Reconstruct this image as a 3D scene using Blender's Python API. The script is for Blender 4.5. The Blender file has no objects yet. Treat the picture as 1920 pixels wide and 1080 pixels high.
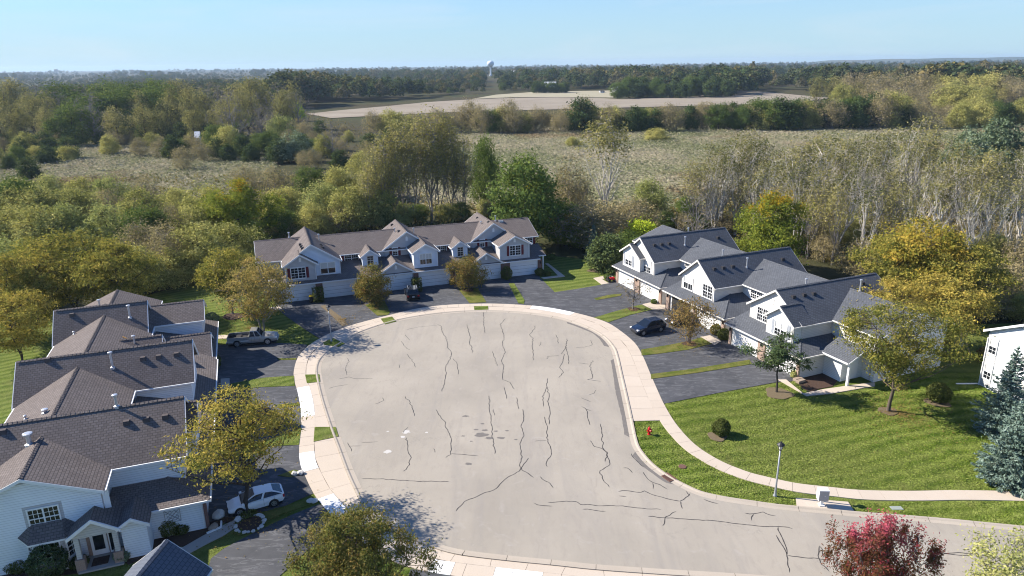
import bpy, math, random, bmesh
import numpy as np
from mathutils import Matrix, Vector
random.seed(11); rng = np.random.default_rng(11)
S = bpy.context.scene; COL = S.collection
R = math.radians

# ------------------------------------------------------------------ camera, sky, sun, exposure
F_PX, CAM_H, HOR = 1321.0, 32.0, 119.0
PITCH = math.atan((540 - HOR) / F_PX); ROLL = R(-0.7)
cam = bpy.data.objects.new('camera', bpy.data.cameras.new('camera')); COL.objects.link(cam)
cam.data.sensor_width = 36; cam.data.lens = 36 * F_PX / 1920
cam.data.clip_start = 0.5; cam.data.clip_end = 30000
CM = Matrix.Rotation(math.pi / 2 - PITCH, 4, 'X') @ Matrix.Rotation(ROLL, 4, 'Z')
cam.matrix_world = Matrix.Translation((0, 0, CAM_H)) @ CM
S.camera = cam
SUN_EL = R(36); SUN_AZ = (-0.97, 0.245)          # where the sun stands (plan direction)
W = bpy.data.worlds.new('World'); S.world = W; W.use_nodes = True
nt = W.node_tree; bg = nt.nodes['Background']
sky = nt.nodes.new('ShaderNodeTexSky'); sky.sky_type = 'NISHITA'; sky.sun_disc = False
sky.sun_elevation = SUN_EL; sky.sun_rotation = math.atan2(SUN_AZ[0], SUN_AZ[1]) % (2 * math.pi)
sky.altitude = 200; sky.air_density = 1.0; sky.dust_density = 0.0; sky.ozone_density = 2.5
tint = nt.nodes.new('ShaderNodeMix'); tint.data_type = 'RGBA'; tint.blend_type = 'MULTIPLY'; tint.inputs[0].default_value = 1.0
nt.links.new(sky.outputs[0], tint.inputs[6]); tint.inputs[7].default_value = (.48, .70, 1.0, 1)
# the pale band of humid air that lies along the whole horizon
tc = nt.nodes.new('ShaderNodeTexCoord'); sx = nt.nodes.new('ShaderNodeSeparateXYZ'); nt.links.new(tc.outputs['Generated'], sx.inputs[0])
mr = nt.nodes.new('ShaderNodeMapRange'); mr.interpolation_type = 'SMOOTHSTEP'; nt.links.new(sx.outputs[2], mr.inputs[0])
for i_, v_ in ((1, -.02), (2, .22), (3, .9), (4, 0.0)): mr.inputs[i_].default_value = v_
hzm = nt.nodes.new('ShaderNodeMix'); hzm.data_type = 'RGBA'; nt.links.new(mr.outputs[0], hzm.inputs[0]); nt.links.new(tint.outputs[2], hzm.inputs[6]); hzm.inputs[7].default_value = (2.85, 4.0, 4.7, 1)
# a few thin wisps of cirrus
mp = nt.nodes.new('ShaderNodeMapping'); mp.inputs['Scale'].default_value = (1.2, 1.2, 9.0); mp.inputs['Location'].default_value = (.3, 0, 0); nt.links.new(tc.outputs['Generated'], mp.inputs[0])
cn = nt.nodes.new('ShaderNodeTexNoise'); cn.inputs['Scale'].default_value = 2.6; cn.inputs['Detail'].default_value = 7; cn.inputs['Roughness'].default_value = .62; cn.inputs['Distortion'].default_value = .6; nt.links.new(mp.outputs[0], cn.inputs['Vector'])
cr = nt.nodes.new('ShaderNodeMapRange'); nt.links.new(cn.outputs[0], cr.inputs[0])
for i_, v_ in ((1, .52), (2, .8), (3, 0.0), (4, .3)): cr.inputs[i_].default_value = v_
cm_ = nt.nodes.new('ShaderNodeMix'); cm_.data_type = 'RGBA'; nt.links.new(cr.outputs[0], cm_.inputs[0]); nt.links.new(hzm.outputs[2], cm_.inputs[6]); cm_.inputs[7].default_value = (4.4, 4.75, 5.1, 1)
nt.links.new(cm_.outputs[2], bg.inputs[0]); bg.inputs[1].default_value = 0.096
sun = bpy.data.objects.new('sun', bpy.data.lights.new('sun', 'SUN')); COL.objects.link(sun)
sun.data.energy = 5.0; sun.data.angle = R(0.53); sun.data.color = (1.0, 0.93, 0.83)
sd = Vector((-SUN_AZ[0], -SUN_AZ[1], 0)).normalized() * math.cos(SUN_EL); sd.z = -math.sin(SUN_EL)
sun.rotation_euler = sd.to_track_quat('-Z', 'Y').to_euler()
vs = S.view_settings; vs.view_transform = 'Standard'; vs.look = 'None'; vs.exposure = 0.94; vs.gamma = 1.0
vs.use_curve_mapping = False
cy = S.cycles
cy.max_bounces = 5; cy.diffuse_bounces = 2; cy.glossy_bounces = 2; cy.transmission_bounces = 2
cy.volume_bounces = 0; cy.transparent_max_bounces = 4; cy.use_denoising = True; cy.caustics_reflective = False; cy.pixel_filter_type = 'BLACKMAN_HARRIS'; cy.filter_width = 1.1

# ------------------------------------------------------------------ measuring: photo pixel <-> world point
R3 = np.array(CM.to_3x3()); CP = np.array([0, 0, CAM_H])
def ray(px, py): return R3 @ np.array([(px - 960) / F_PX, (540 - py) / F_PX, -1.0])
def G(px, py, z=0.0):
    d = ray(px, py); return CP + d * ((z - CAM_H) / d[2])
def g2(px, py, z=0.0):
    p = G(px, py, z); return (float(p[0]), float(p[1]))
def PX(x, y, z):
    v = R3.T @ (np.array([x, y, z]) - CP); return 960 + F_PX * v[0] / -v[2], 540 - F_PX * v[1] / -v[2]

# ------------------------------------------------------------------ materials
MATS = {}
class NT:
    def __init__(s, name):
        s.m = bpy.data.materials.new(name); s.m.use_nodes = True; s.t = s.m.node_tree; s.t.nodes.clear()
        s.out = s.n('ShaderNodeOutputMaterial')
    def n(s, typ, ins=None, **props):
        k = s.t.nodes.new(typ)
        for a, b in props.items(): setattr(k, a, b)
        for a, b in (ins or {}).items():
            if isinstance(b, bpy.types.NodeSocket): s.t.links.new(b, k.inputs[a])
            else: k.inputs[a].default_value = b
        return k
    def link(s, a, b): s.t.links.new(a, b)
    def mix(s, f, a, b, mode='MIX'):
        k = s.t.nodes.new('ShaderNodeMix'); k.data_type = 'RGBA'; k.blend_type = mode
        for i, v in ((0, f), (6, a), (7, b)):
            if isinstance(v, bpy.types.NodeSocket): s.t.links.new(v, k.inputs[i])
            else: k.inputs[i].default_value = (*v, 1) if isinstance(v, tuple) and len(v) == 3 else v
        return k.outputs[2]
    def math(s, op, a, b=0.0, c=0.0, clamp=False):
        k = s.t.nodes.new('ShaderNodeMath'); k.operation = op; k.use_clamp = clamp
        for i, v in enumerate((a, b, c)):
            if isinstance(v, bpy.types.NodeSocket): s.t.links.new(v, k.inputs[i])
            else: k.inputs[i].default_value = v
        return k.outputs[0]
    def noise(s, scale, detail=3, rough=.55, vec=None, dist=0):
        k = s.n('ShaderNodeTexNoise', {'Scale': scale, 'Detail': detail, 'Roughness': rough, 'Distortion': dist})
        if vec is not None: s.link(vec, k.inputs['Vector'])
        return k.outputs[0]
    def ramp(s, f, stops):
        k = s.t.nodes.new('ShaderNodeValToRGB'); s.link(f, k.inputs[0]); e = k.color_ramp.elements
        while len(e) < len(stops): e.new(0.5)
        for i, (p, c) in enumerate(stops):
            e[i].position = p; e[i].color = (*c, 1) if isinstance(c, tuple) else (c, c, c, 1)
        return k.outputs[0]
    def coord(s, which='Object'): return s.n('ShaderNodeTexCoord').outputs[which]
    def pos(s): return s.n('ShaderNodeNewGeometry').outputs['Position']
    def mapping(s, vec, scale=(1, 1, 1), rot=(0, 0, 0), loc=(0, 0, 0)):
        return s.n('ShaderNodeMapping', {'Vector': vec, 'Scale': scale, 'Rotation': rot, 'Location': loc}).outputs[0]
    def bump(s, h, strength=.4, dist=.02): return s.n('ShaderNodeBump', {'Height': h, 'Strength': strength, 'Distance': dist}).outputs[0]
    def pbr(s, col, rough=.8, metal=0, spec=.3, normal=None, coat=0):
        k = s.n('ShaderNodeBsdfPrincipled', {'Roughness': rough, 'Metallic': metal, 'Specular IOR Level': spec, 'Coat Weight': coat})
        if isinstance(col, bpy.types.NodeSocket): s.link(col, k.inputs['Base Color'])
        else: k.inputs['Base Color'].default_value = (*col, 1)
        if normal is not None: s.link(normal, k.inputs['Normal'])
        s.link(k.outputs[0], s.out.inputs[0]); return k

def simple(name, col, rough=.7, metal=0, spec=.3, coat=0, var=.12, scale=3, bump=0):
    n = NT(name); v = n.noise(scale, 4, .6, n.coord())
    c = n.mix(v, tuple(x * (1 - var) for x in col), tuple(min(1, x * (1 + var)) for x in col))
    n.pbr(c, rough, metal, spec, n.bump(n.noise(scale * 8, 3, .6, n.coord()), bump, .02) if bump else None, coat)
    MATS[name] = n.m; return n.m

def shingle(name, c1, c2, dark, course=.2, width=.34):
    n = NT(name); uv = n.n('ShaderNodeUVMap').outputs[0]
    b = n.n('ShaderNodeTexBrick', {'Vector': uv, 'Color1': (*c1, 1), 'Color2': (*c2, 1), 'Mortar': (*dark, 1), 'Scale': 1.0, 'Mortar Size': .026,
            'Mortar Smooth': .3, 'Bias': -.1, 'Brick Width': width, 'Row Height': course}, offset=.5)  # dark joints round the tabs; along the courses they paint in the shadow line
    big = n.noise(.5, 4, .6, n.mapping(uv, (1, .25, 1)))
    mid = n.noise(9, 2, .6, uv)
    c = n.mix(n.ramp(big, [(.3, .72), (.7, 1.15)]), (0, 0, 0), b.outputs[0], 'MIX')
    c = n.mix(.5, c, n.mix(mid, c2, c1))
    sw = n.math('FRACT', n.math('DIVIDE', n.n('ShaderNodeSeparateXYZ', {0: uv}).outputs[1], course))
    h = n.math('ADD', n.math('MULTIPLY', sw, -1.0), n.math('MULTIPLY', b.outputs[1], -.6))
    n.pbr(c, .95, 0, .15, n.bump(h, .3, .025)); MATS[name] = n.m; return n.m

def siding(name, col, lap=.18):
    n = NT(name); uv = n.n('ShaderNodeUVMap').outputs[0]
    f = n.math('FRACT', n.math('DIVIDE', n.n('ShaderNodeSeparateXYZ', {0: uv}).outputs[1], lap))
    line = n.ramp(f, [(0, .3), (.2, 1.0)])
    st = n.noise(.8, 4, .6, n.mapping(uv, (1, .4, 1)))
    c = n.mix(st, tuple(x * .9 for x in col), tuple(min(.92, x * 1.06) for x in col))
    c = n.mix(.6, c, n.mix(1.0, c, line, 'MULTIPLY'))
    n.pbr(c, .55, 0, .3, n.bump(n.math('MULTIPLY', f, -1.0), .8, .02)); MATS[name] = n.m; return n.m

def brick(name, c1, c2, mortar):
    n = NT(name); uv = n.n('ShaderNodeUVMap').outputs[0]
    b = n.n('ShaderNodeTexBrick', {'Vector': uv, 'Color1': (*c1, 1), 'Color2': (*c2, 1), 'Mortar': (*mortar, 1), 'Scale': 1.0, 'Mortar Size': .01,
            'Brick Width': .21, 'Row Height': .075})
    n.pbr(n.mix(.3, b.outputs[0], n.mix(n.noise(3, 4, .6, uv), c1, c2)), .9, 0, .2, n.bump(b.outputs[1], -.5, .01)); MATS[name] = n.m; return n.m

def leaf(name, cols, trans=.3, clump=.55, top=None, k=2.1):
    n = NT(name); k = 2.5 if name == 'needle_blue' else 2.4 if name in ('leaf_bush', 'leaf_green') else 1.5 if name.startswith('needle') else 1.25 if 'red' in name else k
    cols = [tuple(min(.8, x * k) for x in c) for c in cols]; trans += .07
    if top: top = (tuple(min(.8, x * 1.35) for x in top[0]), top[1])
    geo = n.n('ShaderNodeNewGeometry'); isl = geo.outputs['Random Per Island']
    oi = n.n('ShaderNodeObjectInfo').outputs['Random']
    co = n.coord(); nz = n.noise(clump, 2, .5, n.n('ShaderNodeVectorMath', {0: co, 1: n.math('MULTIPLY', oi, 40.0)}, operation='ADD').outputs[0])
    f = n.math('ADD', n.math('MULTIPLY', isl, .45), n.math('MULTIPLY', nz, .75))
    f = n.math('ADD', f, n.math('MULTIPLY', oi, .3)); f = n.math('SUBTRACT', f, .27, clamp=True)
    k = len(cols) - 1
    c = n.ramp(f, [(.12 + .76 * i / k, cc) for i, cc in enumerate(cols)])
    if top:                                   # leaves that have already turned, thickest towards the sunny top of the tree
        zz = n.n('ShaderNodeSeparateXYZ', {0: n.coord('Generated')}).outputs[2]
        m = n.math('ADD', zz, n.math('MULTIPLY', n.math('SUBTRACT', n.noise(.45, 3, .6, co), .5), 1.6))
        m = n.ramp(m, [(top[1] - .12, 0.0), (top[1] + .14, 1.0)])
        c = n.mix(m, c, n.mix(isl, top[0], tuple(x * .65 for x in top[0])))
    d = n.n('ShaderNodeBsdfDiffuse', {'Color': c}); t = n.n('ShaderNodeBsdfTranslucent', {'Color': n.mix(.35, c, (.25, .26, .03))})
    mx = n.n('ShaderNodeMixShader', {0: trans, 1: d.outputs[0], 2: t.outputs[0]})
    n.link(mx.outputs[0], n.out.inputs[0]); MATS[name] = n.m; return n.m

# built surfaces
shingle('shingle_brown', (.215, .183, .168), (.122, .103, .095), (.03, .026, .025), .21)
shingle('shingle_charcoal', (.14, .148, .163), (.08, .087, .10), (.02, .022, .027), .2)
shingle('shingle_slate', (.14, .155, .185), (.1, .115, .145), (.025, .028, .038), .26)
siding('siding_white', (.82, .85, .89)); siding('siding_blue_white', (.68, .75, .84)); siding('siding_grey', (.50, .495, .50))
siding('siding_beige', (.56, .54, .5)); siding('siding_cream', (.70, .67, .62)); siding('siding_pale', (.80, .79, .76))
brick('brick_red', (.22, .10, .075), (.15, .07, .055), (.25, .22, .2)); brick('brick_tan', (.38, .25, .18), (.3, .2, .15), (.4, .36, .32))
simple('trim_white', (.78, .78, .77), .5, var=.05); simple('trim_cream', (.70, .67, .61), .55, var=.05)
simple('door_white', (.76, .77, .78), .5, var=.04); simple('door_cream', (.78, .77, .74), .5, var=.04)
simple('shutter_red', (.13, .016, .022), .6); simple('shutter_grey', (.33, .35, .38), .6)
simple('dark_metal', (.025, .025, .028), .45); simple('galvanised', (.55, .57, .6), .4, .6); simple('pole_grey', (.35, .36, .37), .45, .3)
simple('vent_dark', (.035, .033, .035), .7); simple('rust_flashing', (.42, .22, .05), .6)
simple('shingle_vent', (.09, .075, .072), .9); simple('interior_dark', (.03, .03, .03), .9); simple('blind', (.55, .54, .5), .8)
simple('rubber', (.02, .02, .021), .85); simple('rim_metal', (.5, .51, .53), .3, .8)
simple('paint_silver', (.42, .42, .41), .3, .5, coat=.5, var=.03); simple('paint_white', (.78, .79, .8), .25, coat=.6, var=.02)
simple('paint_black', (.012, .012, .014), .2, coat=.7, var=.02); simple('paint_navy', (.012, .02, .042), .22, .2, coat=.7, var=.02)
simple('lamp_red', (.4, .01, .01), .3); simple('lamp_clear', (.7, .72, .75), .15); simple('plate_white', (.7, .7, .68), .5)
simple('hydrant_red', (.5, .012, .018), .4); simple('mailbox_grey', (.42, .42, .42), .5, .2); simple('bin_yellow', (.6, .42, .02), .5)
simple('bin_black', (.02, .02, .02), .6); simple('utility_green', (.24, .3, .27), .6); simple('pumpkin', (.55, .16, .02), .6)
simple('stone_pale', (.55, .53, .49), .9, var=.25, scale=4, bump=.5); simple('stone_brown', (.32, .25, .19), .9, var=.3, scale=3, bump=.6)
simple('mulch', (.07, .042, .03), 1, var=.5, scale=9, bump=1); simple('soil_dry', (.15, .115, .068), 1, var=.35, scale=6, bump=.7)
simple('tower_white', (.7, .74, .76), .4, var=.04); simple('barn_white', (.68, .68, .68), .7); simple('barn_roof', (.45, .47, .5), .6)
simple('iron_rust', (.14, .075, .055), .8, var=.3, scale=6); simple('gate_box', (.28, .31, .27), .8)
n = NT('glass'); n.pbr((.012, .015, .02), .06, 0, .5); MATS['glass'] = n.m
n = NT('car_glass'); n.pbr((.01, .014, .02), .04, 0, .6); MATS['car_glass'] = n.m
n = NT('glass_lamp'); n.pbr((.6, .6, .55), .2, 0, .5); MATS['glass_lamp'] = n.m

# bark
simple('bark_brown', (.11, .085, .065), .95, var=.35, scale=5, bump=.8); simple('bark_pale', (.52, .475, .41), .9, var=.25, scale=4, bump=.5)
simple('bark_dark', (.055, .045, .038), .95, var=.3, scale=5, bump=.6); simple('bark_grey', (.22, .2, .18), .95, var=.25, scale=5, bump=.6)

# leaves
leaf('leaf_locust', [(.05, .06, .014), (.125, .118, .026), (.22, .175, .038), (.32, .225, .055)], .3, .5)
leaf('leaf_locust_tan', [(.06, .056, .018), (.14, .115, .036), (.23, .165, .055), (.32, .2, .07)], .3, .5)
leaf('leaf_locust_gold', [(.08, .09, .016), (.18, .15, .026), (.28, .19, .034), (.38, .21, .04)], .32, .5)
leaf('leaf_bush', [(.06, .068, .02), (.15, .148, .045), (.23, .21, .07), (.3, .25, .09)], .3, .45)
leaf('leaf_tan', [(.1, .085, .045), (.17, .14, .075), (.22, .18, .09)], .25, .5)
leaf('leaf_green', [(.022, .038, .012), (.045, .068, .018), (.085, .11, .026)], .25, .5)
leaf('leaf_oak', [(.05, .07, .012), (.11, .13, .02), (.19, .18, .025)], .3, .4, ((.42, .26, .02), .93))
leaf('leaf_dark', [(.016, .028, .012), (.032, .05, .02), (.055, .075, .026)], .2, .4)
leaf('leaf_far', [(.022, .036, .016), (.038, .056, .022), (.06, .07, .03), (.09, .08, .036)], .12, .15, k=1.5)
leaf('leaf_far_warm', [(.06, .062, .026), (.11, .095, .035), (.17, .12, .04)], .15, .2, k=1.5); leaf('leaf_far_tan', [(.06, .056, .032), (.1, .09, .05), (.13, .11, .06)], .15, .2, k=1.5)
leaf('leaf_cottonwood', [(.07, .068, .026), (.16, .145, .052), (.26, .22, .09)], .25, .4)
leaf('leaf_poplar', [(.025, .032, .014), (.06, .065, .026), (.13, .12, .045), (.2, .17, .07)], .2, .35)
leaf('leaf_silver', [(.045, .065, .036), (.09, .115, .065), (.19, .22, .15)], .2, .5)
leaf('leaf_pear', [(.03, .04, .012), (.065, .07, .02), (.115, .095, .028), (.15, .085, .028)], .25, .6)
leaf('leaf_rust', [(.055, .045, .02), (.1, .075, .026), (.15, .09, .034), (.08, .08, .02)], .2, .9)
leaf('leaf_red', [(.07, .05, .02), (.14, .06, .03), (.2, .03, .04), (.3, .05, .07)], .2, 1.2, ((.4, .08, .115), .75))
leaf('leaf_lime', [(.14, .19, .018), (.28, .33, .03), (.42, .4, .045)], .35, .6)
leaf('leaf_palegreen', [(.1, .12, .04), (.19, .2, .068), (.28, .26, .1)], .3, .6)
leaf('needle_blue', [(.035, .055, .043), (.075, .105, .085), (.15, .185, .155)], .1, .8)
leaf('needle_green', [(.03, .05, .024), (.065, .09, .036), (.11, .135, .05)], .15, .8)
leaf('leaf_hedge', [(.025, .035, .01), (.055, .065, .018), (.1, .095, .03)], .2, 1.2)
leaf('leaf_turf', [(.02, .045, .006), (.045, .08, .011), (.085, .115, .022), (.15, .135, .05)], .25, .22)
leaf('leaf_undergrowth', [(.03, .035, .014), (.075, .07, .028), (.14, .1, .04), (.12, .13, .035)], .22, .12)

# ground
def ground_mats():
    for nm_ in ('grass', 'turf'):
        n = NT(nm_); p = n.pos()
        big = n.noise(.06, 4, .6, p); mid = n.noise(.55, 4, .65, p, .5); fine = n.noise(5, 3, .7, p); vf = n.noise(22, 2, .7, p)
        # mowing stripes: passes of a mower, bowed along the street
        sx = n.n('ShaderNodeSeparateXYZ', {0: p})
        bow = n.math('MULTIPLY', n.math('POWER', n.math('ABSOLUTE', n.math('SUBTRACT', sx.outputs[0], 34.0)), 2.0), .003)
        ax = n.math('ADD', n.math('ADD', sx.outputs[1], n.math('MULTIPLY', sx.outputs[0], -.23)), bow)
        ax = n.math('ADD', ax, n.math('ADD', n.math('MULTIPLY', mid, 1.1), n.math('MULTIPLY', big, 5.0)))
        stripe = n.ramp(n.math('PINGPONG', ax, .75), [(.15, 0.0), (.6, 1.0)])
        c = n.mix(n.ramp(mid, [(.32, 0.0), (.72, 1.0)]), (.066, .118, .014), (.155, .21, .03))
        c = n.mix(n.math('MULTIPLY', stripe, .62), c, (.26, .305, .075))
        c = n.mix(n.math('MULTIPLY', n.ramp(big, [(.42, 0.0), (.66, 1.0)]), .62), c, (.18, .2, .055)); c = n.mix(n.ramp(n.noise(.28, 5, .7, p, 1.0), [(.55, 0.0), (.72, .6)]), c, (.21, .2, .075))
        c = n.mix(n.ramp(fine, [(.5, 0.0), (.78, .6)]), c, (.03, .055, .008))
        c = n.mix(n.ramp(vf, [(.45, 0.0), (.8, .45)]), c, (.21, .2, .075))
        if nm_ == 'turf':
            isl = n.n('ShaderNodeNewGeometry').outputs['Random Per Island']; c = n.mix(n.ramp(isl, [(0, .72), (1, 1.0)]), (.045, .085, .012), c); c = n.mix(n.ramp(isl, [(.82, 0.0), (1, .55)]), c, (.3, .3, .11)); c = n.mix(1.0, c, (1.4, 1.4, 1.3), 'MULTIPLY')
            d = n.n('ShaderNodeBsdfDiffuse', {'Color': c}); t = n.n('ShaderNodeBsdfTranslucent', {'Color': c}); n.link(n.n('ShaderNodeMixShader', {0: .25, 1: d.outputs[0], 2: t.outputs[0]}).outputs[0], n.out.inputs[0]); MATS[nm_] = n.m; continue
        n.pbr(c, 1, 0, .1, n.bump(n.math('ADD', vf, n.math('MULTIPLY', fine, 2.0)), 1.0, .12)); MATS[nm_] = n.m
    n = NT('grass_dry'); p = n.pos(); mid = n.noise(.8, 4, .65, p, .5); vf = n.noise(16, 2, .7, p)
    c = n.mix(n.ramp(mid, [(.35, 0.0), (.62, 1.0)]), (.095, .125, .02), (.19, .18, .05))
    c = n.mix(n.ramp(vf, [(.45, 0.0), (.8, .6)]), c, (.05, .065, .015))
    n.pbr(c, 1, 0, .1, n.bump(vf, 1, .1)); MATS['grass_dry'] = n.m
    n = NT('terrain'); p = n.pos(); b = n.noise(.012, 5, .6, p); m = n.noise(.2, 4, .65, p); f = n.noise(3, 3, .7, p)
    c = n.mix(n.ramp(m, [(.35, 0.0), (.65, 1.0)]), (.05, .045, .022), (.1, .078, .042))
    c = n.mix(n.ramp(b, [(.4, 0.0), (.65, .8)]), c, (.065, .08, .028))
    c = n.mix(n.math('MULTIPLY', f, .5), c, (.025, .025, .012))
    n.pbr(c, 1, 0, .1, n.bump(f, 1, .2)); MATS['terrain'] = n.m
    n = NT('field'); p = n.pos(); m = n.noise(.02, 5, .65, n.mapping(p, (1, 2.5, 1))); f = n.noise(.6, 4, .7, n.mapping(p, (.4, 2.2, 1)))
    c = n.mix(n.ramp(m, [(.35, 0.0), (.7, 1.0)]), (.25, .212, .162), (.325, .283, .222)); c = n.mix(n.ramp(f, [(.45, 0.0), (.8, .55)]), c, (.2, .16, .12))
    n.pbr(c, 1, 0, .1, n.bump(f, .6, .2)); MATS['field'] = n.m
    n = NT('marsh'); p = n.pos(); m = n.noise(.022, 5, .6, p); f = n.noise(.5, 4, .7, p)
    c = n.mix(n.ramp(m, [(.42, 0.0), (.6, 1.0)]), (.22, .24, .11), (.42, .365, .25)); c = n.mix(n.math('MULTIPLY', f, .5), c, (.17, .155, .09))
    n.pbr(c, 1, 0, .1, n.bump(f, 1, .4)); MATS['marsh'] = n.m
    n = NT('asphalt'); p = n.pos(); a = n.noise(.35, 5, .65, n.mapping(p, (1, 1, 1), (0, 0, R(40)))); b = n.noise(1.6, 6, .75, n.mapping(p, (.35, 1.3, 1), (0, 0, R(25))), 1.2); f = n.noise(40, 2, .6, p)
    c = n.mix(n.ramp(a, [(.35, 0.0), (.65, 1.0)]), (.062, .064, .069), (.095, .097, .104))
    c = n.mix(n.ramp(b, [(.52, 0.0), (.6, .7), (.68, .12)]), c, (.185, .185, .192))
    c = n.mix(n.math('MULTIPLY', f, .35), c, (.03, .03, .034))
    n.pbr(c, .88, 0, .25, n.bump(f, .4, .01)); MATS['asphalt'] = n.m
    n = NT('road'); p = n.pos(); a = n.noise(.12, 5, .6, p, .4); b = n.noise(1.1, 6, .7, n.mapping(p, (1.6, .45, 1)), .6); f = n.noise(30, 3, .7, p); g = n.noise(.5, 5, .75, p, 1.5)
    c = n.mix(n.ramp(a, [(.3, 0.0), (.7, 1.0)]), (.31, .278, .230), (.40, .356, .292))
    tr = n.noise(.35, 4, .6, n.mapping(p, (1.5, .18, 1), (0, 0, R(-12))), .8); c = n.mix(n.ramp(tr, [(.5, 0.0), (.68, .5)]), c, (.285, .26, .23))
    c = n.mix(n.ramp(b, [(.52, 0.0), (.72, .5)]), c, (.27, .238, .205))
    c = n.mix(n.ramp(g, [(.58, 0.0), (.72, .55)]), c, (.41, .375, .335))
    wob = n.noise(.7, 5, .7, p, .8)               # hairline cracks
    vo = n.n('ShaderNodeTexVoronoi', {'Vector': n.n('ShaderNodeVectorMath', {0: p, 1: n.n('ShaderNodeCombineXYZ', {0: n.math('MULTIPLY', wob, 3.0), 1: n.math('MULTIPLY', g, 3.0)}).outputs[0]}, operation='ADD').outputs[0], 'Scale': .16}, feature='DISTANCE_TO_EDGE')
    hair = n.ramp(vo.outputs[0], [(.0, 1.0), (.007, 0.0)])
    msk = n.ramp(n.noise(.13, 3, .5, n.mapping(p, loc=(9, 4, 0))), [(.5, 0.0), (.6, .35)])
    c = n.mix(n.math('MULTIPLY', hair, msk), c, (.13, .12, .11))
    c = n.mix(n.math('MULTIPLY', f, .3), c, (.22, .2, .175))
    n.pbr(c, .92, 0, .2, n.bump(f, .3, .008)); MATS['road'] = n.m
    for nm, c1, c2 in (('concrete', (.47, .395, .315), (.56, .48, .39)), ('concrete_kerb', (.36, .31, .25), (.46, .4, .325)), ('concrete_new', (.74, .735, .72), (.82, .81, .79)), ('concrete_grey', (.33, .31, .28), (.4, .375, .34))):
        n = NT(nm); p = n.pos(); a = n.noise(.6, 5, .65, p); f = n.noise(14, 4, .7, p); oi = n.n('ShaderNodeObjectInfo').outputs['Random']
        c = n.mix(n.math('ADD', n.math('MULTIPLY', a, .7), n.math('MULTIPLY', oi, .35), clamp=True), c1, c2)
        c = n.mix(n.ramp(f, [(.5, 0.0), (.85, .35)]), c, tuple(x * .6 for x in c1))
        n.pbr(c, .9, 0, .25, n.bump(f, .3, .01)); MATS[nm] = n.m
    simple('dry_grass', (.33, .295, .2), 1, var=.2, scale=.05)
    simple('tar', (.055, .05, .046), .6, var=.2); simple('joint', (.12, .1, .08), 1); simple('stain', (.16, .145, .13), .9, var=.3); simple('salt', (.5, .475, .44), .95)
ground_mats()

# ------------------------------------------------------------------ objects, tags, meshes
def clean(o, label=None, cat=None, group=None, kind=None):
    if label: o['label'] = label
    if cat: o['category'] = cat
    if group: o['group'] = group
    if kind: o['kind'] = kind
    return o
def thing(name, label, cat, loc=(0, 0, 0), rz=0.0, group=None, kind=None):
    o = bpy.data.objects.new(name, None); o.empty_display_size = .5; COL.objects.link(o)
    o.location = loc; o.rotation_euler = (0, 0, rz); return clean(o, label, cat, group, kind)

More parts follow.
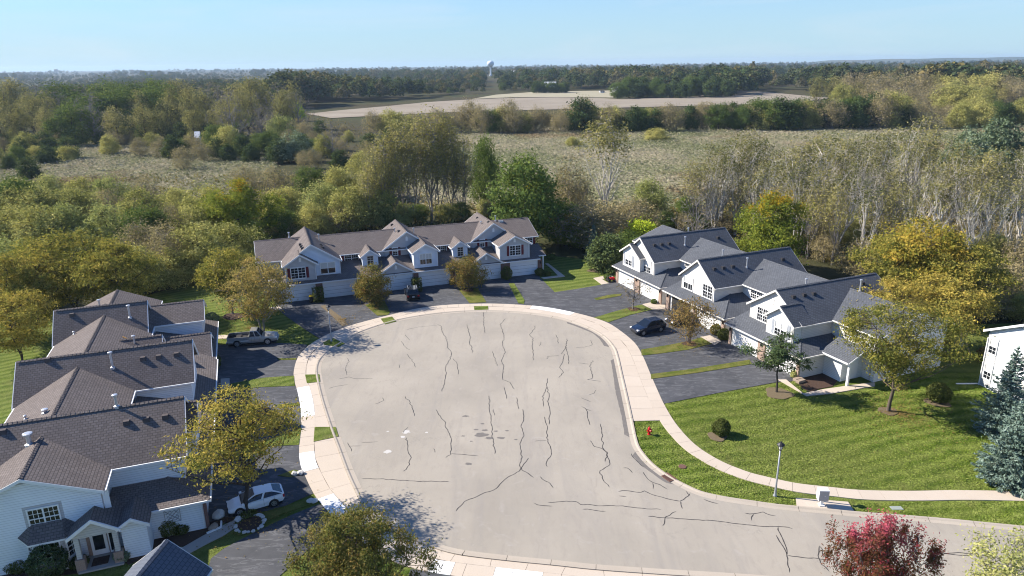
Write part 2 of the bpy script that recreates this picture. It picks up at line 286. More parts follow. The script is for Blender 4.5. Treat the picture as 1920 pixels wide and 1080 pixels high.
class MB:
    """collects polygons; builds ONE mesh object with planar UVs in metres (u level, v up the slope)"""
    def __init__(s): s.v = []; s.f = []; s.mi = []
    def face(s, pts, m=0):
        i = len(s.v); s.v += [tuple(map(float, p)) for p in pts]; s.f.append(list(range(i, i + len(pts)))); s.mi.append(m)
    def prism(s, bottom, top, m=0):
        n = len(bottom); s.face(top, m); s.face(bottom[::-1], m)
        for i in range(n):
            j = (i + 1) % n; s.face([bottom[i], bottom[j], top[j], top[i]], m)
    def box(s, a0, a1, b0, b1, c0, c1, m=0):
        q = [(a0, b0), (a1, b0), (a1, b1), (a0, b1)]; s.prism([(x, y, c0) for x, y in q], [(x, y, c1) for x, y in q], m)
    def obox(s, p, r, n, a0, a1, b0, b1, c0, c1, m=0):
        f = lambda a, b, c: (p[0] + a * r[0] + c * n[0], p[1] + a * r[1] + c * n[1], p[2] + b)
        s.prism([f(a0, b0, c1), f(a1, b0, c1), f(a1, b0, c0), f(a0, b0, c0)], [f(a0, b1, c1), f(a1, b1, c1), f(a1, b1, c0), f(a0, b1, c0)], m)
    def slab(s, q, t=.1, m=0, mu=None):
        mu = m if mu is None else mu; lo = [(x, y, z - t) for x, y, z in q]
        s.face(q, m); s.face(lo[::-1], mu)
        for i in range(len(q)):
            j = (i + 1) % len(q); s.face([lo[i], lo[j], q[j], q[i]], mu)
    def extr_v(s, prof, v0, v1, m=0):     # profile of (u, z), extruded along v
        s.prism([(u, v1, z) for u, z in prof], [(u, v0, z) for u, z in prof], m)
    def extr_u(s, prof, u0, u1, m=0):     # profile of (v, z), extruded along u
        s.prism([(u0, v, z) for v, z in prof], [(u1, v, z) for v, z in prof], m)
    def beam(s, p, q, w, h, m=0):
        p = Vector(p); q = Vector(q); d = (q - p).normalized(); up = Vector((0, 0, 1))
        x = d.cross(up); x = x.normalized() if x.length > 1e-4 else Vector((1, 0, 0)); y = x.cross(d)
        c = [(-w / 2, -h / 2), (w / 2, -h / 2), (w / 2, h / 2), (-w / 2, h / 2)]
        s.prism([p + x * a + y * b for a, b in c], [q + x * a + y * b for a, b in c], m)
    def tube(s, p, q, r0, r1=None, n=8, m=0):
        r1 = r0 if r1 is None else r1; p = Vector(p); q = Vector(q); d = (q - p).normalized()
        x = d.orthogonal().normalized(); y = d.cross(x)
        a = [p + (x * math.cos(t) + y * math.sin(t)) * r0 for t in np.linspace(0, 2 * math.pi, n, False)]
        b = [q + (x * math.cos(t) + y * math.sin(t)) * r1 for t in np.linspace(0, 2 * math.pi, n, False)]
        s.prism(a, b, m)
    def lathe(s, prof, c=(0, 0, 0), n=12, m=0):
        rings = [[(c[0] + r * math.cos(t), c[1] + r * math.sin(t), c[2] + z) for t in np.linspace(0, 2 * math.pi, n, False)] for r, z in prof]
        for a, b in zip(rings, rings[1:]):
            for i in range(n):
                j = (i + 1) % n; s.face([a[i], a[j], b[j], b[i]], m)
        s.face(rings[-1], m); s.face(rings[0][::-1], m)
    def build(s, name, mats, parent=None, smooth=False, bevel=0, label=None, weld=False):
        me = bpy.data.meshes.new(name); me.from_pydata(s.v, [], s.f)
        ms = [mats] if isinstance(mats, str) else mats
        for k in ms: me.materials.append(MATS[k])
        me.polygons.foreach_set('material_index', s.mi)
        if bevel or weld or smooth:
            bm = bmesh.new(); bm.from_mesh(me); bmesh.ops.remove_doubles(bm, verts=bm.verts, dist=1e-4)
            bmesh.ops.recalc_face_normals(bm, faces=bm.faces)
            if bevel: bmesh.ops.bevel(bm, geom=list(bm.edges), offset=bevel, segments=2, affect='EDGES', profile=.6, clamp_overlap=True)
            bm.to_mesh(me); bm.free()
        if smooth: me.polygons.foreach_set('use_smooth', [True] * len(me.polygons))
        uvl = me.uv_layers.new(name='UVMap'); co = np.empty(len(me.loops) * 2, np.float32)
        vs_ = me.vertices
        for p in me.polygons:
            nrm = p.normal
            if abs(nrm.z) > .98: x, y = Vector((1, 0, 0)), Vector((0, 1, 0))
            else: x = Vector((-nrm.y, nrm.x, 0)).normalized(); y = nrm.cross(x)
            for li in p.loop_indices:
                q = vs_[me.loops[li].vertex_index].co; co[2 * li] = q.dot(x); co[2 * li + 1] = q.dot(y)
        uvl.data.foreach_set('uv', co)
        o = bpy.data.objects.new(name, me); COL.objects.link(o)
        if parent is not None: o.parent = parent
        if label: o['label'] = label
        return o

def np_mesh(name, verts, quads=None, tris=None):
    me = bpy.data.meshes.new(name); nv = len(verts); nq = 0 if quads is None else len(quads); ntr = 0 if tris is None else len(tris)
    me.vertices.add(nv); me.vertices.foreach_set('co', np.asarray(verts, np.float32).ravel())
    me.loops.add(nq * 4 + ntr * 3); me.polygons.add(nq + ntr)
    li = np.concatenate([np.asarray(a, np.int32).ravel() for a in (quads, tris) if a is not None and len(a)])
    me.loops.foreach_set('vertex_index', li)
    st = np.concatenate([np.arange(nq) * 4, nq * 4 + np.arange(ntr) * 3]).astype(np.int32)
    me.polygons.foreach_set('loop_start', st)
    me.update(calc_edges=True); return me

def sheet(name, pts, z, mat, parent=None, label=None, kind='structure', t=0):
    mb = MB(); q = [(x, y, z) for x, y in pts]
    a = sum(q[i][0] * q[(i + 1) % len(q)][1] - q[(i + 1) % len(q)][0] * q[i][1] for i in range(len(q)))
    if a < 0: q = q[::-1]
    if t: mb.slab(q, t)
    else: mb.face(q)
    o = mb.build(name, mat, parent)
    if label: o['label'] = label
    if parent is None: o['kind'] = kind
    return o
def pxs(*pts): return [g2(*p) for p in pts]
def smooth_line(pts, step=.6, closed=False):
    P = []
    for a, b in zip(pts, list(pts[1:]) + [None]):
        P.append(np.array(a, float))
        if b is not None:                          # long straights keep their own tangents
            L = math.dist(a, b); k = int(L // 5)
            if L > 9: P += [np.array(a) + (np.array(b) - np.array(a)) * j / (k + 1) for j in range(1, k + 1)]
    out = []; n = len(P)
    for i in range(n if closed else n - 1):
        p1, p2 = P[i], P[(i + 1) % n]; p0 = P[i - 1] if (i or closed) else p1 * 2 - p2; p3 = P[(i + 2) % n] if (closed or i + 2 < n) else p2 * 2 - p1
        k = max(1, int(np.linalg.norm(p2 - p1) / step))
        for t in np.arange(k) / k: out.append(.5 * (2 * p1 + (p2 - p0) * t + (2 * p0 - 5 * p1 + 4 * p2 - p3) * t * t + (3 * p1 - p0 - 3 * p2 + p3) * t ** 3))
    if not closed: out.append(P[-1])
    return np.array(out)
def resample(L, step):
    s = np.concatenate([[0], np.cumsum(np.linalg.norm(np.diff(L, axis=0), axis=1))]); n = max(2, int(s[-1] / step) + 1)
    t = np.linspace(0, s[-1], n); return np.stack([np.interp(t, s, L[:, 0]), np.interp(t, s, L[:, 1])], 1)
def offset(L, d):                          # to the left of travel for d > 0
    T = np.gradient(L, axis=0); T /= np.linalg.norm(T, axis=1)[:, None] + 1e-9; N = np.stack([-T[:, 1], T[:, 0]], 1); return L + N * d

# ------------------------------------------------------------------ ground and sky-side setting
sheet('ground', [(-8600, -150), (8600, -150), (8600, 9300), (-8600, 9300)], -0.12, 'terrain', label='dark leaf strewn ground under the woods out to the horizon')
lawn_px = [(-900, 1500), (-700, 700), (-300, 612), (0, 600), (250, 560), (420, 515), (470, 500), (1000, 476), (1120, 488), (1180, 505), (1500, 505), (1640, 560), (1800, 607), (1920, 606), (2300, 620), (3400, 760), (3400, 1500)]
lawn = sheet('lawn', [g2(*p) if p[1] < 1400 else (g2(p[0], 1250)[0] * (3 if p[0] > 960 else 3), 2.0) for p in lawn_px], -0.03, 'grass', label='mown striped green lawn around the houses')
field = sheet('crop_field', pxs((575, 214), (640, 207), (720, 200), (800, 192), (880, 187), (960, 184), (1040, 183), (1120, 184), (1160, 186), (1260, 184), (1340, 178), (1385, 170), (1440, 173), (1500, 179), (1560, 184), (1500, 192), (1400, 196), (1250, 200), (1100, 204), (950, 208), (820, 212), (700, 218), (620, 222)), .25, 'field', label='bare tan harvested field beyond the marsh')
sheet('far_meadow', pxs((885, 186), (930, 178), (1000, 173), (1080, 171), (1150, 170), (1150, 183.5), (1040, 182.5), (960, 183)), .3, 'dry_grass', label='strip of pale rough grass behind the tan field')
marsh_polys = [pxs((-60, 352), (-60, 318), (60, 306), (140, 282), (170, 264), (260, 262), (470, 290), (520, 312), (470, 372), (250, 385)),
               pxs((850, 262), (870, 246), (1000, 238), (1200, 234), (1400, 226), (1600, 216), (1760, 210), (1950, 212), (2000, 300), (1900, 360), (1500, 372), (1200, 400), (1000, 410), (850, 400), (640, 340), (700, 280))]
for q, l in zip(marsh_polys, ('grey green reed marsh left of the tall poplars', 'broad tan reed marsh beyond the houses')):
    sheet('marsh', q, -.02, 'marsh', label=l)
sheet('bare_soil', pxs((1275, 226), (1350, 222), (1440, 219), (1560, 210), (1620, 205), (1620, 209), (1500, 220), (1380, 229), (1280, 233)), .05, 'soil_dry', label='strip of bare reddish soil along the hedge')

# ------------------------------------------------------------------ road
Z6 = lambda x, y: (560 + x / 2.0765, 560 + y / 2.0765)
R1 = lambda x, y: (1160 + x / 3.1775, 740 + y / 3.1775)
edge_px = [(1920, 996.7), (1751.5, 980.5), (1612.6, 969.8), (1560, 964.5), (1462, 955.6), (1412, 948.5), (1361, 941), (1317, 931.5), (1292, 922), (1264, 908), (1248, 899), (1229, 886), (1207, 867), (1188, 842), (1181, 822), (1174, 786), (1165.3, 743), (1157, 704.5), (1150, 671), (1142.7, 651), (1123.4, 630), (1089.7, 612.5), (1041.6, 597.5), (993, 589.7), (945, 586), (887.5, 585.2), (829.7, 589), (767, 598), (723.7, 609), (680.4, 624), (646.7, 642.8), (622.6, 658.7), (608, 673), (602, 690), (604.3, 709.3), (613, 745.4), (629.8, 796), (646.7, 839.3), (663.5, 882.7), (680, 918), (694.8, 945), (720, 972), (756, 994), (800, 1010), (825, 1020), (868, 1031), (955, 1041.6), (1041.6, 1050), (1118.6, 1058), (1240, 1066.6), (1380, 1075)]
E0 = pxs(*edge_px)
e_far = np.array(E0[0]) + (np.array(E0[0]) - np.array(E0[1])) / np.linalg.norm(np.array(E0[0]) - np.array(E0[1])) * 45
e_near = np.array(E0[-1]) + (np.array(E0[-1]) - np.array(E0[-4])) / np.linalg.norm(np.array(E0[-1]) - np.array(E0[-4])) * 55
KERB = smooth_line([tuple(e_far)] + E0 + [tuple(e_near)], .5)      # asphalt edge, walked with the road on the left
road = sheet('road', [tuple(p) for p in resample(KERB, 1.0)], 0.0, 'road', label='pale worn cul-de-sac road with tarred cracks')
def ribbon(a, b, z0, z1=None, h=0):
    """strip between two polylines of equal length"""
    mb = MB(); z1 = z0 if z1 is None else z1
    for i in range(len(a) - 1):
        mb.face([(*a[i], z0), (*b[i], z1), (*b[i + 1], z1), (*a[i + 1], z0)])
    return mb
K = resample(KERB, .5)
kerb = thing('kerb', 'low rolled concrete kerb and gutter round the cul-de-sac', 'kerb', kind='structure')
seg = 6
for i in range(0, len(K) - seg, seg):                              # cast in lengths of about three metres
    A = K[i:i + seg + 1].copy()
    A[0] += (A[1] - A[0]) * .03; A[-1] += (A[-2] - A[-1]) * .03
    q0, q1, q2, q3 = A + 0, offset(A, -.32), offset(A, -.46), offset(A, -.6)
    mb = MB()
    for (a, za), (b, zb) in (((q0, .004), (q1, .022)), ((q1, .022), (q2, .09)), ((q2, .09), (q3, .085)), ((q3, .085), (q3, -.1))):
        for j in range(len(A) - 1):
            mb.face([(*a[j], za), (*a[j + 1], za), (*b[j + 1], zb), (*b[j], zb)][::-1])
    mb.build('kerb_length', 'concrete_kerb', kerb)
KO = offset(K, -.6)
joint_bed = ribbon(offset(K, .0), offset(K, -.58), -.006); joint_bed.build('gutter_bed', 'joint', kerb)

def near_i(L, px, py):
    q = np.array(g2(px, py)); return int(np.argmin(((L - q) ** 2).sum(1)))
# tar over the cracks
def tar_line(pts, w, wig=.10):
    L = resample(np.array(pts), .35); L[1:-1] += rng.normal(0, wig, (len(L) - 2, 2)) * .5; L = resample(L, .18)
    ww = w * (0.75 + .5 * rng.random(len(L))); ww[0] = ww[-1] = w * .2
    T = np.gradient(L, axis=0); T /= np.linalg.norm(T, axis=1)[:, None] + 1e-9; N = np.stack([-T[:, 1], T[:, 0]], 1)
    return ribbon(L + N * ww[:, None] / 2, L - N * ww[:, None] / 2, .004)
cr6 = [[(718, 52), (722, 100), (725, 135)], [(540, 100), (552, 105), (560, 130), (578, 165), (582, 195), (597, 212), (590, 235), (572, 260), (574, 290), (570, 325), (558, 362)],
 [(655, 100), (662, 130), (668, 150), (664, 170), (675, 190), (676, 210)], [(805, 78), (785, 100), (795, 125), (800, 150), (793, 180), (805, 210), (788, 240), (800, 265), (793, 290), (797, 318), (825, 325), (830, 340), (842, 353)],
 [(925, 105), (915, 120), (898, 140), (912, 155), (908, 190), (915, 215), (912, 240)], [(1045, 155), (1040, 190), (1020, 215), (1035, 215), (1030, 240), (1015, 270), (1030, 285), (1012, 308)],
 [(1040, 185), (1050, 220), (1052, 255)], [(965, 235), (970, 225), (1015, 222)], [(1000, 140), (1010, 155), (1010, 175)], [(1145, 240), (1133, 260), (1143, 290), (1145, 310), (1122, 315), (1178, 322)], [(1090, 250), (1130, 255)],
 [(970, 310), (965, 340), (975, 370), (970, 400), (980, 440), (975, 490)], [(965, 345), (950, 385), (953, 420)], [(957, 460), (968, 500), (965, 545), (985, 590), (985, 610), (965, 630), (968, 655)], [(918, 555), (965, 552)],
 [(740, 378), (745, 440), (752, 500), (758, 560), (763, 605)], [(800, 345), (805, 370), (810, 390)], [(848, 385), (852, 410), (858, 430)], [(872, 430), (878, 465), (868, 500), (878, 530), (862, 575), (868, 610), (862, 655), (870, 668), (915, 697)],
 [(895, 620), (885, 640), (868, 655), (865, 668), (815, 695), (760, 745), (680, 775), (640, 795), (612, 828)], [(535, 432), (548, 455), (570, 480), (575, 505), (590, 530), (594, 575), (594, 602), (572, 620)], [(594, 603), (640, 608), (698, 610)],
 [(415, 380), (440, 415), (450, 457)], [(425, 500), (408, 522)], [(422, 540), (426, 590), (435, 620), (430, 650), (407, 672)], [(245, 700), (340, 703), (450, 710), (587, 713)],
 [(1100, 420), (1120, 430), (1125, 460), (1135, 493)], [(1118, 430), (1140, 437)], [(1175, 487), (1183, 540), (1185, 580), (1210, 620), (1213, 650), (1170, 672), (1185, 700), (1210, 735)], [(1135, 552), (1150, 575), (1183, 582), (1200, 600), (1193, 635)],
 [(915, 795), (945, 805), (988, 808)], [(970, 793), (1000, 790), (1075, 790), (1110, 803), (1250, 808), (1412, 822)], [(1105, 820), (1195, 828)], [(940, 692), (955, 710), (985, 720), (992, 738)]]
th6 = [[(1100, 385), (1120, 395), (1138, 402)], [(1158, 355), (1150, 370), (1128, 376)], [(190, 232), (195, 245), (182, 265), (188, 298)], [(155, 313), (195, 305), (230, 312), (290, 312)], [(117, 350), (150, 340), (195, 335)],
 [(325, 385), (335, 395), (310, 408), (295, 410)], [(398, 165), (410, 185), (435, 200)], [(420, 215), (440, 240), (455, 268)], [(395, 255), (390, 272)], [(415, 140), (432, 162)], [(195, 575), (245, 573)], [(525, 583), (531, 600)], [(190, 560), (198, 575), (205, 595)],
 [(540, 105), (480, 108), (415, 122)], [(600, 232), (615, 250), (623, 295)], [(755, 205), (765, 235), (772, 262)], [(935, 185), (943, 168)], [(1078, 190), (1120, 188), (1145, 180), (1138, 160)], [(760, 430), (763, 455)], [(245, 560), (310, 557)]]
cr1 = [[(175, 725), (275, 735), (370, 738), (450, 747), (560, 750), (680, 765), (780, 775), (860, 785), (950, 787), (1010, 788), (1040, 802)], [(343, 695), (320, 705), (280, 730), (272, 750), (275, 768), (262, 782)],
 [(950, 787), (955, 815), (975, 860), (1000, 915), (1005, 955), (1010, 990), (1005, 1020), (1018, 1040), (1018, 1060)], [(937, 835), (955, 870), (990, 920), (1003, 955)], [(1005, 957), (1100, 970), (1190, 978), (1270, 990)],
 [(1195, 900), (1195, 975), (1215, 1010), (1255, 1055)], [(1195, 900), (1212, 910), (1220, 970)], [(750, 705), (800, 710), (865, 697), (890, 715), (935, 722)], [(805, 712), (792, 750)], [(-2, 577), (30, 570), (120, 583), (155, 575), (230, 605), (360, 637), (415, 605), (425, 588)],
 [(370, 635), (380, 680)], [(400, 573), (420, 600)], [(145, 460), (165, 495), (200, 525), (240, 535), (290, 563)], [(203, 525), (205, 563)], [(25, 437), (50, 432), (75, 455), (83, 467)], [(75, 350), (90, 380), (150, 432)], [(505, 622), (540, 640), (593, 650)], [(0, 603), (45, 607)]]
r2l = [[(1738, 1036), (1770, 1038), (1798, 1036), (1826, 1038), (1853, 1043)], [(1770, 1038), (1800, 1041), (1830, 1040)]]
for q in cr6: tar_line(pxs(*[Z6(*p) for p in q]), .068).build('crack_seal', 'tar', road)
for q in th6: tar_line(pxs(*[Z6(*p) for p in q]), .055).build('crack_seal', 'tar', road)
for q in cr1: tar_line(pxs(*[R1(*p) for p in q]), .072, .07).build('crack_seal', 'tar', road)
for q in r2l: tar_line(pxs(*q), .08, .06).build('crack_seal', 'tar', road)
# the worn dark band where the asphalt meets the gutter
rgk = np.random.default_rng(3); ke = K[near_i(K, 1412, 948):near_i(K, 604, 709)] if False else K
for i0, i1 in ((near_i(K, 1264, 908), near_i(K, 1188, 842)), (near_i(K, 1181, 822), near_i(K, 1150, 671)), (near_i(K, 1142, 650), near_i(K, 1060, 602))):
    L = ke[i0:i1]
    if len(L) > 6:
        wv = np.convolve(rgk.random(len(L) + 8), np.ones(9) / 9, 'valid') * .75 + .02; wv[0] = wv[-1] = .02
        Tn = np.gradient(L, axis=0); Tn /= np.linalg.norm(Tn, axis=1)[:, None]; Nn = np.stack([-Tn[:, 1], Tn[:, 0]], 1)
        ribbon(L + Nn * .004, L + Nn * wv[:, None], .003).build('worn_edge', 'stain', road)
def blot(c, r, mat, name, n=14, sq=.6):
    cx, cy_ = c; a = np.linspace(0, 2 * math.pi, n, False); rr = r * (1 + .35 * rng.normal(size=n).clip(-1.5, 1.5) * .6)
    mb = MB(); mb.face([(cx + rr[i] * math.cos(a[i]), cy_ + rr[i] * math.sin(a[i]) * sq, .0035) for i in range(n)]); return mb.build(name, mat, road)
for x, y, r in ((710, 530, .62), (742, 543, .4), (790, 542, .35), (650, 457, .3), (725, 512, .25), (715, 487, .2), (768, 516, .2), (812, 514, .22), (690, 510, .2), (845, 548, .16), (662, 643, .3), (672, 555, .15), (640, 535, .16)):
    blot(g2(*Z6(x, y)), r, 'stain', 'oil_stain')
for x, y, r in ((420, 518, .42), (405, 538, .25), (347, 596, .4), (347, 517, .14), (498, 521, .16)): blot(g2(*Z6(x, y)), r * .8, 'salt', 'salt_patch', sq=.9)

# ------------------------------------------------------------------ pavements round the road
out_px = [(1920, 921.7), (1798, 919.4), (1705, 920.7), (1612.6, 919), (1557, 913.5), (1506, 908), (1474.7, 902.7), (1437, 894), (1405.5, 886), (1364.6, 870.6), (1336, 856), (1308, 837.6), (1286, 817), (1264, 790), (1245, 758), (1232, 730), (1219.8, 702), (1205.3, 668), (1190, 643), (1164, 621), (1141.5, 606.5), (1114, 596), (1080, 587), (1041, 579), (1000, 573.5), (944.6, 570), (904, 569.5), (853, 571), (810, 574.5), (771, 581), (732.6, 590.3), (685, 602.5), (652.5, 612), (622.5, 623.5), (599, 635), (577.5, 649), (560, 668), (552, 690), (551, 710), (557.5, 733), (563, 762), (564.5, 797.5), (561, 839), (563, 870), (572.6, 893.7), (587, 923), (606, 949), (629, 974), (660, 1003), (700, 1033), (750, 1058), (800, 1072), (850, 1080), (950, 1092), (1050, 1103)]
O0 = pxs(*out_px)
o_a = np.array(O0[0]) + (np.array(O0[0]) - np.array(O0[1])) / np.linalg.norm(np.array(O0[0]) - np.array(O0[1])) * 45
o_b = np.array(O0[-1]) + (np.array(O0[-1]) - np.array(O0[-3])) / np.linalg.norm(np.array(O0[-1]) - np.array(O0[-3])) * 50
WALK = resample(smooth_line([tuple(o_a)] + O0 + [tuple(o_b)], .4), .4)
WIN = offset(WALK, 1.27)
# the east and north walk broadens a little where the photo shows it
sidewalk = thing('sidewalk', 'concrete pavement slabs curving round the cul-de-sac', 'pavement', kind='structure')
ribbon(WALK, WIN, .012)
rb = MB()
for i in range(len(WALK) - 1): rb.face([(*WALK[i], .0), (*WALK[i + 1], .0), (*WIN[i + 1], .0), (*WIN[i], .0)])
rb.build('joint_bed', 'joint', sidewalk)
new_ranges = [(near_i(WALK, 1075, 586), near_i(WALK, 1000, 573.5)), (near_i(WALK, 556, 727), near_i(WALK, 565, 783)), (near_i(WALK, 560, 852), near_i(WALK, 566, 884)), (near_i(WALK, 594, 935), near_i(WALK, 625, 972)), (near_i(WALK, 806, 1073), near_i(WALK, 842, 1079)), (near_i(WALK, 925, 1089), near_i(WALK, 1010, 1099))]
def slab_piece(a, b, z, mat, parent, name='paving_slab', label=None, gap=.012):
    """a, b: two edges (equal length); a thin slab with a recessed joint at its ends"""
    a = a.copy(); b = b.copy()
    for L in (a, b):
        d0 = L[1] - L[0]; d1 = L[-2] - L[-1]; L[0] += d0 / np.linalg.norm(d0) * gap; L[-1] += d1 / np.linalg.norm(d1) * gap
    mb = MB(); n = len(a); q = [(*p, z) for p in a] + [(*p, z) for p in b[::-1]]
    ar = sum(q[i][0] * q[(i + 1) % len(q)][1] - q[(i + 1) % len(q)][0] * q[i][1] for i in range(len(q)))
    mb.slab(q if ar > 0 else q[::-1], .06); return mb.build(name, mat, parent, label=label)
i = 0; step = 4
cuts = sorted(set(list(range(0, len(WALK), step)) + [len(WALK) - 1]))
bounds = sorted(set([b for r in new_ranges for b in r])); cuts = sorted([c for c in cuts if min(abs(c - b) for b in bounds) > 1] + bounds)
for a, b in zip(cuts, cuts[1:]):
    m = (a + b) / 2; new = any(r[0] <= m <= r[1] for r in new_ranges)
    slab_piece(WALK[a:b + 1], WIN[a:b + 1], (.034 if new else .026) + random.uniform(-.003, .003), 'concrete_new' if new else 'concrete', sidewalk, label='newly poured white slab' if new else None)
# driveway aprons between pavement and kerb
aprons = thing('driveway_aprons', 'concrete apron slabs between the kerb and the pavement', 'apron', kind='structure')
k0, k1 = near_i(KO, 1174, 787), near_i(KO, 1500, 1085)
rb = MB(); pts = []
def closest(L, q): return L[int(np.argmin(((L - q) ** 2).sum(1)))]
for k in range(k0, k1): pts.append((KO[k], closest(WIN, KO[k])))
for (a, b), (c, d) in zip(pts, pts[1:]): rb.face([(*a, -.004), (*c, -.004), (*d, -.004), (*b, -.004)][::-1])
rb.build('joint_bed', 'joint', aprons)
k = k0
while k + 6 <= k1:
    a = KO[k:k + 6].copy(); b = np.array([closest(WIN, q) for q in (a[0], a[-1])]); b = np.array([b[0] + (b[1] - b[0]) * t for t in np.linspace(0, 1, 6)])
    if np.linalg.norm(b[0] - b[-1]) > .2:
        dv = (b[0] + b[-1] - a[0] - a[-1]) / 2; dv /= np.linalg.norm(dv) + 1e-9
        slab_piece(a + dv * .015, b - dv * .015, .020 + random.uniform(-.003, .003), 'concrete', aprons, 'apron_slab')
    k += 5
Z7 = lambda x, y: (360 + x / 4, 560 + y / 4)
Z8 = lambda x, y: (320 + x / 3.84, 800 + y / 3.84)
Z4 = lambda x, y: (700 + x / 4.907, 380 + y / 4.907)
Z5 = lambda x, y: (1060 + x / 4.907, 400 + y / 4.907)
ZB = lambda x, y: (560 + x / 9.0, 480 + y / 9.0)
for q, l in (([Z7(848, 572), Z7(955, 570), Z7(962, 625), Z7(862, 636)], 'square grass patch between pavement and gutter facing the driveway with the pickup'),
          ([Z7(920, 965), Z7(1078, 965), Z7(1100, 1035), Z7(912, 1075)], 'browning grass patch inset in the west aprons'),
          ([Z7(1415, 152), Z7(1500, 136), Z7(1532, 172), Z7(1447, 194)], 'small grass patch inset in the north west aprons'),
          ([Z7(985, 330), Z7(1060, 298), Z7(1145, 338), Z7(1100, 362), Z7(990, 348)], 'grass patch in the aprons under the far street lamp'),
          ([Z4(925, 955), Z4(1055, 953), Z4(1058, 985), Z4(930, 990)], 'narrow grass patch inset in the north aprons')):
    o = sheet('grass_patch', pxs(*q), .055, 'grass', t=.08, label=l)

# ------------------------------------------------------------------ driveways, verges, paths
dN = [(519, 578), (535, 592), (552, 604), (575, 620), (599, 634.5), (622.5, 624), (652.5, 612.5), (685, 603), (732.6, 590.6), (771, 581.3), (810, 575), (853, 571.5), (904, 570), (944.6, 570.4), (1000, 574), (1041, 579.5), (1080, 587.4), (1114, 596.5), (1141.5, 607), (1164, 621.5), (1190, 643.5), (1205, 668.3), (1219.8, 702), (1232, 730), (1245, 757), (1340, 738), (1454, 717), (1530, 712), (1480, 660), (1370, 605), (1260, 545), (1170, 520), (1127, 534), (1080, 542), (1040, 548), (1012, 520), (1008, 500), (800, 525), (519, 560)]
sheet('driveway', pxs(*dN), .012, 'asphalt', label='dark asphalt driveways before the centre and right townhouses')
dW = [(577, 646.5), (545, 644), (515, 643), (400, 647), (380, 700), (380, 760), (350, 950), (398, 992), (455, 965), (520, 955), (587, 925.5), (572.6, 894), (563, 870), (561, 839), (564.5, 797.5), (563, 762), (557.5, 733), (551, 710), (552, 690), (560, 668)]
sheet('driveway', pxs(*dW), .012, 'asphalt', label='dark asphalt driveways before the left townhouses')
dS = [Z8(240, 1130), Z8(290, 950), Z8(380, 880), Z8(520, 805), Z8(700, 715), Z8(860, 640), Z8(1060, 560), Z8(1095, 565), Z8(1180, 662), (660, 1003), (690, 1027), Z8(1240, 800), Z8(1100, 845), Z8(1000, 875), Z8(780, 1080), Z8(740, 1130)]
sheet('driveway', pxs(*dS), .012, 'asphalt', label='asphalt driveway with white wear streaks beside the slate roof')
sheet('driveway', pxs((770, 1067), (795, 1071), (850, 1080.5), (900, 1086), (900, 1130), (750, 1130)), .012, 'asphalt', label='asphalt driveway with the dark blue car at the bottom edge')
verges = [([(601, 574), (610, 572.5), (640, 595), (653, 609), (642, 612), (622, 592)], 'soil_dry', 'brown leaf covered strip behind the far street lamp'),
  ([ZB(1120, 830), ZB(1290, 770), ZB(1450, 760), ZB(1545, 950), ZB(1500, 1000), ZB(1330, 1010)], 'grass_dry', 'dry grass verge under the round tree beside the black car'),
  ([Z4(785, 800), Z4(860, 780), Z4(960, 790), Z4(1040, 918), Z4(885, 925)], 'grass_dry', 'dry grass verge under the rusty tree in the middle row'),
  ([Z4(1245, 745), Z4(1295, 742), Z4(1392, 900), Z4(1385, 932), Z4(1335, 928)], 'grass', 'thin bent grass verge right of the middle driveways'),
  ([Z5(265, 785), Z5(400, 752), Z5(520, 740), Z5(510, 760), Z5(290, 800)], 'grass_dry', 'thin grass strip between the first two right driveways'),
  ([Z5(265, 962), Z5(420, 915), Z5(600, 865), Z5(700, 842), Z5(800, 888), Z5(600, 935), Z5(400, 1003)], 'grass', 'grass verge with the bare tree in a mulch ring'),
  ([(1203, 667), (1202, 656), (1250, 648), (1296, 639), (1315, 633), (1335, 645), (1290, 656), (1240, 663)], 'grass_dry', 'dry grass verge under the rust coloured tree'),
  ([(1221, 711), (1220, 702), (1300, 692), (1405, 675), (1410, 683), (1310, 699)], 'grass_dry', 'long thin grass strip between the last right driveways'),
  ([Z7(640, 450), Z7(785, 448), Z7(780, 460), Z7(650, 462)], 'grass_dry', 'thin dry strip beside the driveway with the pickup'),
  ([Z7(287, 640), Z7(400, 618), Z7(540, 595), Z7(765, 580), Z7(772, 656), Z7(520, 665), Z7(300, 687)], 'grass', 'grass verge between the upper left driveways'),
  ([Z7(640, 795), Z7(805, 785), Z7(806, 800), Z7(650, 825)], 'grass_dry', 'thin grass strip below the white new pavement slabs'),
  ([Z8(520, 160), Z8(760, 70), Z8(940, 15), Z8(925, 132), Z8(620, 150)], 'grass', 'grass verge beside the yellow tree in the left row'),
  ([Z8(770, 355), Z8(890, 312), Z8(955, 330), Z8(870, 366)], 'grass_dry', 'short verge with two white stones by the left driveways'),
  ([Z8(450, 770), Z8(480, 700), Z8(600, 640), Z8(760, 590), Z8(980, 535), Z8(1065, 533), Z8(1050, 552), Z8(830, 620), Z8(660, 690), Z8(500, 790)], 'grass_dry', 'shaded verge with the ring of pale stones')]
for q, m, l in verges: sheet('grass_verge', pxs(*q), .05, m, t=.07, label=l)
ZB2 = lambda x, y: (x / 3.725, 790 + y / 3.725)
